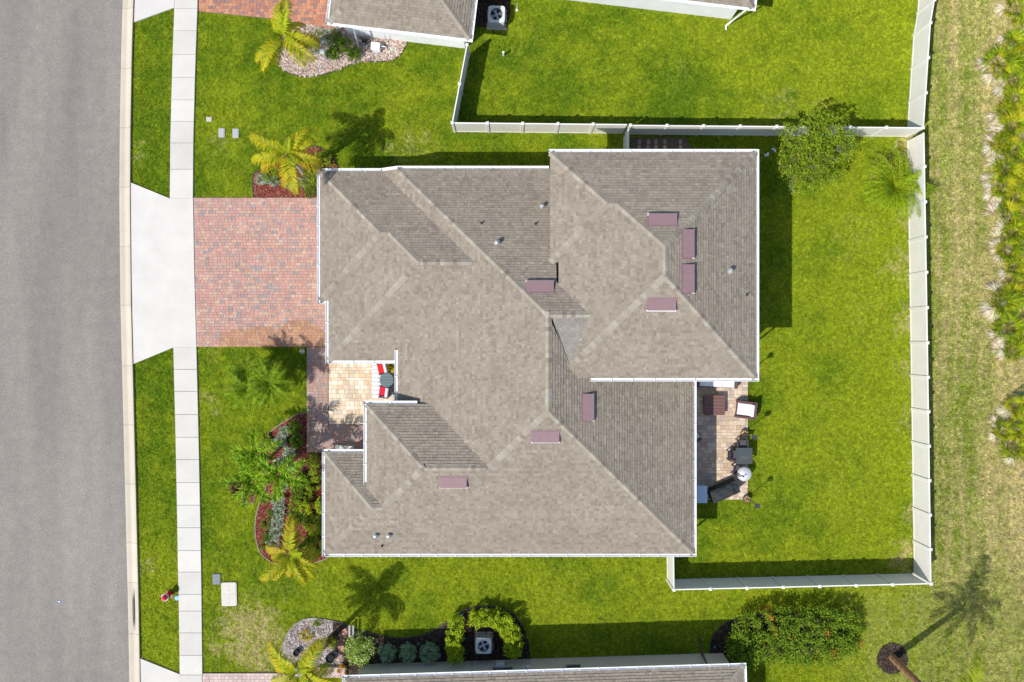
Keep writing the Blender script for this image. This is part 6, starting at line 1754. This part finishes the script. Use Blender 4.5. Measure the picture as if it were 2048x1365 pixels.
# ------------------------------------------------------------------ grass blades over every lawn
blade = MB(); r_ = random.Random(5)
for i in range(9):
    a = i * 2.4 + r_.uniform(-.4, .4); e = r_.uniform(.35, 1.2); l = r_.uniform(.07, .12)
    d = Vector((math.cos(a) * math.cos(e), math.sin(a) * math.cos(e), math.sin(e))); s_ = Vector((-math.sin(a), math.cos(a), 0)) * .009
    o_ = Vector((r_.uniform(-.03, .03), r_.uniform(-.03, .03), 0)); m = o_ + d * l * .6; t = o_ + d * l - Vector((0, 0, l * .15))
    blade.face([o_ - s_, o_ + s_, m + s_ * .8, m - s_ * .8]); blade.face([m - s_ * .8, m + s_ * .8, t])
tuft = blade.mesh('grass_tuft', M_BLADE)
XM, YM = 28.6, 19.2
NT = 260000
P = np.stack([nrs.uniform(-20.6, XM, NT), nrs.uniform(-YM, YM, NT)], 1)
keep = np.ones(len(P), bool)
pyp = 682.5 - P[:, 1] * FPX / CAM_H
lim_x = (np.interp(pyp, [p[1] for p in curb_out], [p[0] for p in curb_out]) - 1024) * CAM_H / FPX
keep &= P[:, 0] > lim_x + .03
wlx = (np.interp(pyp, [p[1] for p in walk_l], [p[0] for p in walk_l]) - 1024) * CAM_H / FPX
wrx = (np.interp(pyp, [p[1] for p in walk_r], [p[0] for p in walk_r]) - 1024) * CAM_H / FPX
keep &= ~((P[:, 0] > wlx - .01) & (P[:, 0] < wrx + .02))
NO = BEDS + [drive_poly, path_poly, porch_poly, patio_poly, n_drive, s_drive, G((1262, 275), (1375, 275), (1385, 303), (1262, 303)),
             G((262, 365), (341, 398), (388, 398), (394, 695), (348, 695), (270, 729)), G((271, -60), (271, 46), (350, 17), (396, 15), (398, -60)), G((280, 1314), (361, 1348), (406, 1349), (408, 1500), (280, 1500)),
             [(-9.3, -10.3), (8.7, -10.3), (8.7, -1.3), (11.0, -1.3), (11.0, 8.4), (-9.3, 8.2)],
             G((423, 1150), (443, 1150), (443, 1170), (423, 1170)), G((443, 1166), (473, 1166), (473, 1213), (443, 1213))]
for poly in NO: keep &= ~inside(P, poly)
for h_, bodies in ((north, [(0.45, 6.7, .45, 14), (1.1, 20.6, 3.68, 16)]), (south, [(.4, 19.6, -14, -.36)])):
    inv = (Matrix.Translation(h_.location) @ Matrix.Rotation(h_.rotation_euler.z, 4, 'Z')).inverted()
    lx = inv[0][0] * P[:, 0] + inv[0][1] * P[:, 1] + inv[0][3]; ly = inv[1][0] * P[:, 0] + inv[1][1] * P[:, 1] + inv[1][3]
    for x0, x1, y0, y1 in bodies: keep &= ~((lx > x0) & (lx < x1) & (ly > y0) & (ly < y1))
P = P[keep]
field_m = P[:, 0] > 22.2
scatter('lawn_grass', np.column_stack([P[~field_m], np.zeros((~field_m).sum())]), tuft, .7, 1.25, 'short bright green mown grass covering the lawns', 'grass', .25)
scatter('field_grass', np.column_stack([P[field_m], np.zeros(field_m.sum())]), tuft, .8, 1.6, 'dry straw-coloured grass of the field beyond the right fence', 'grass', .45)
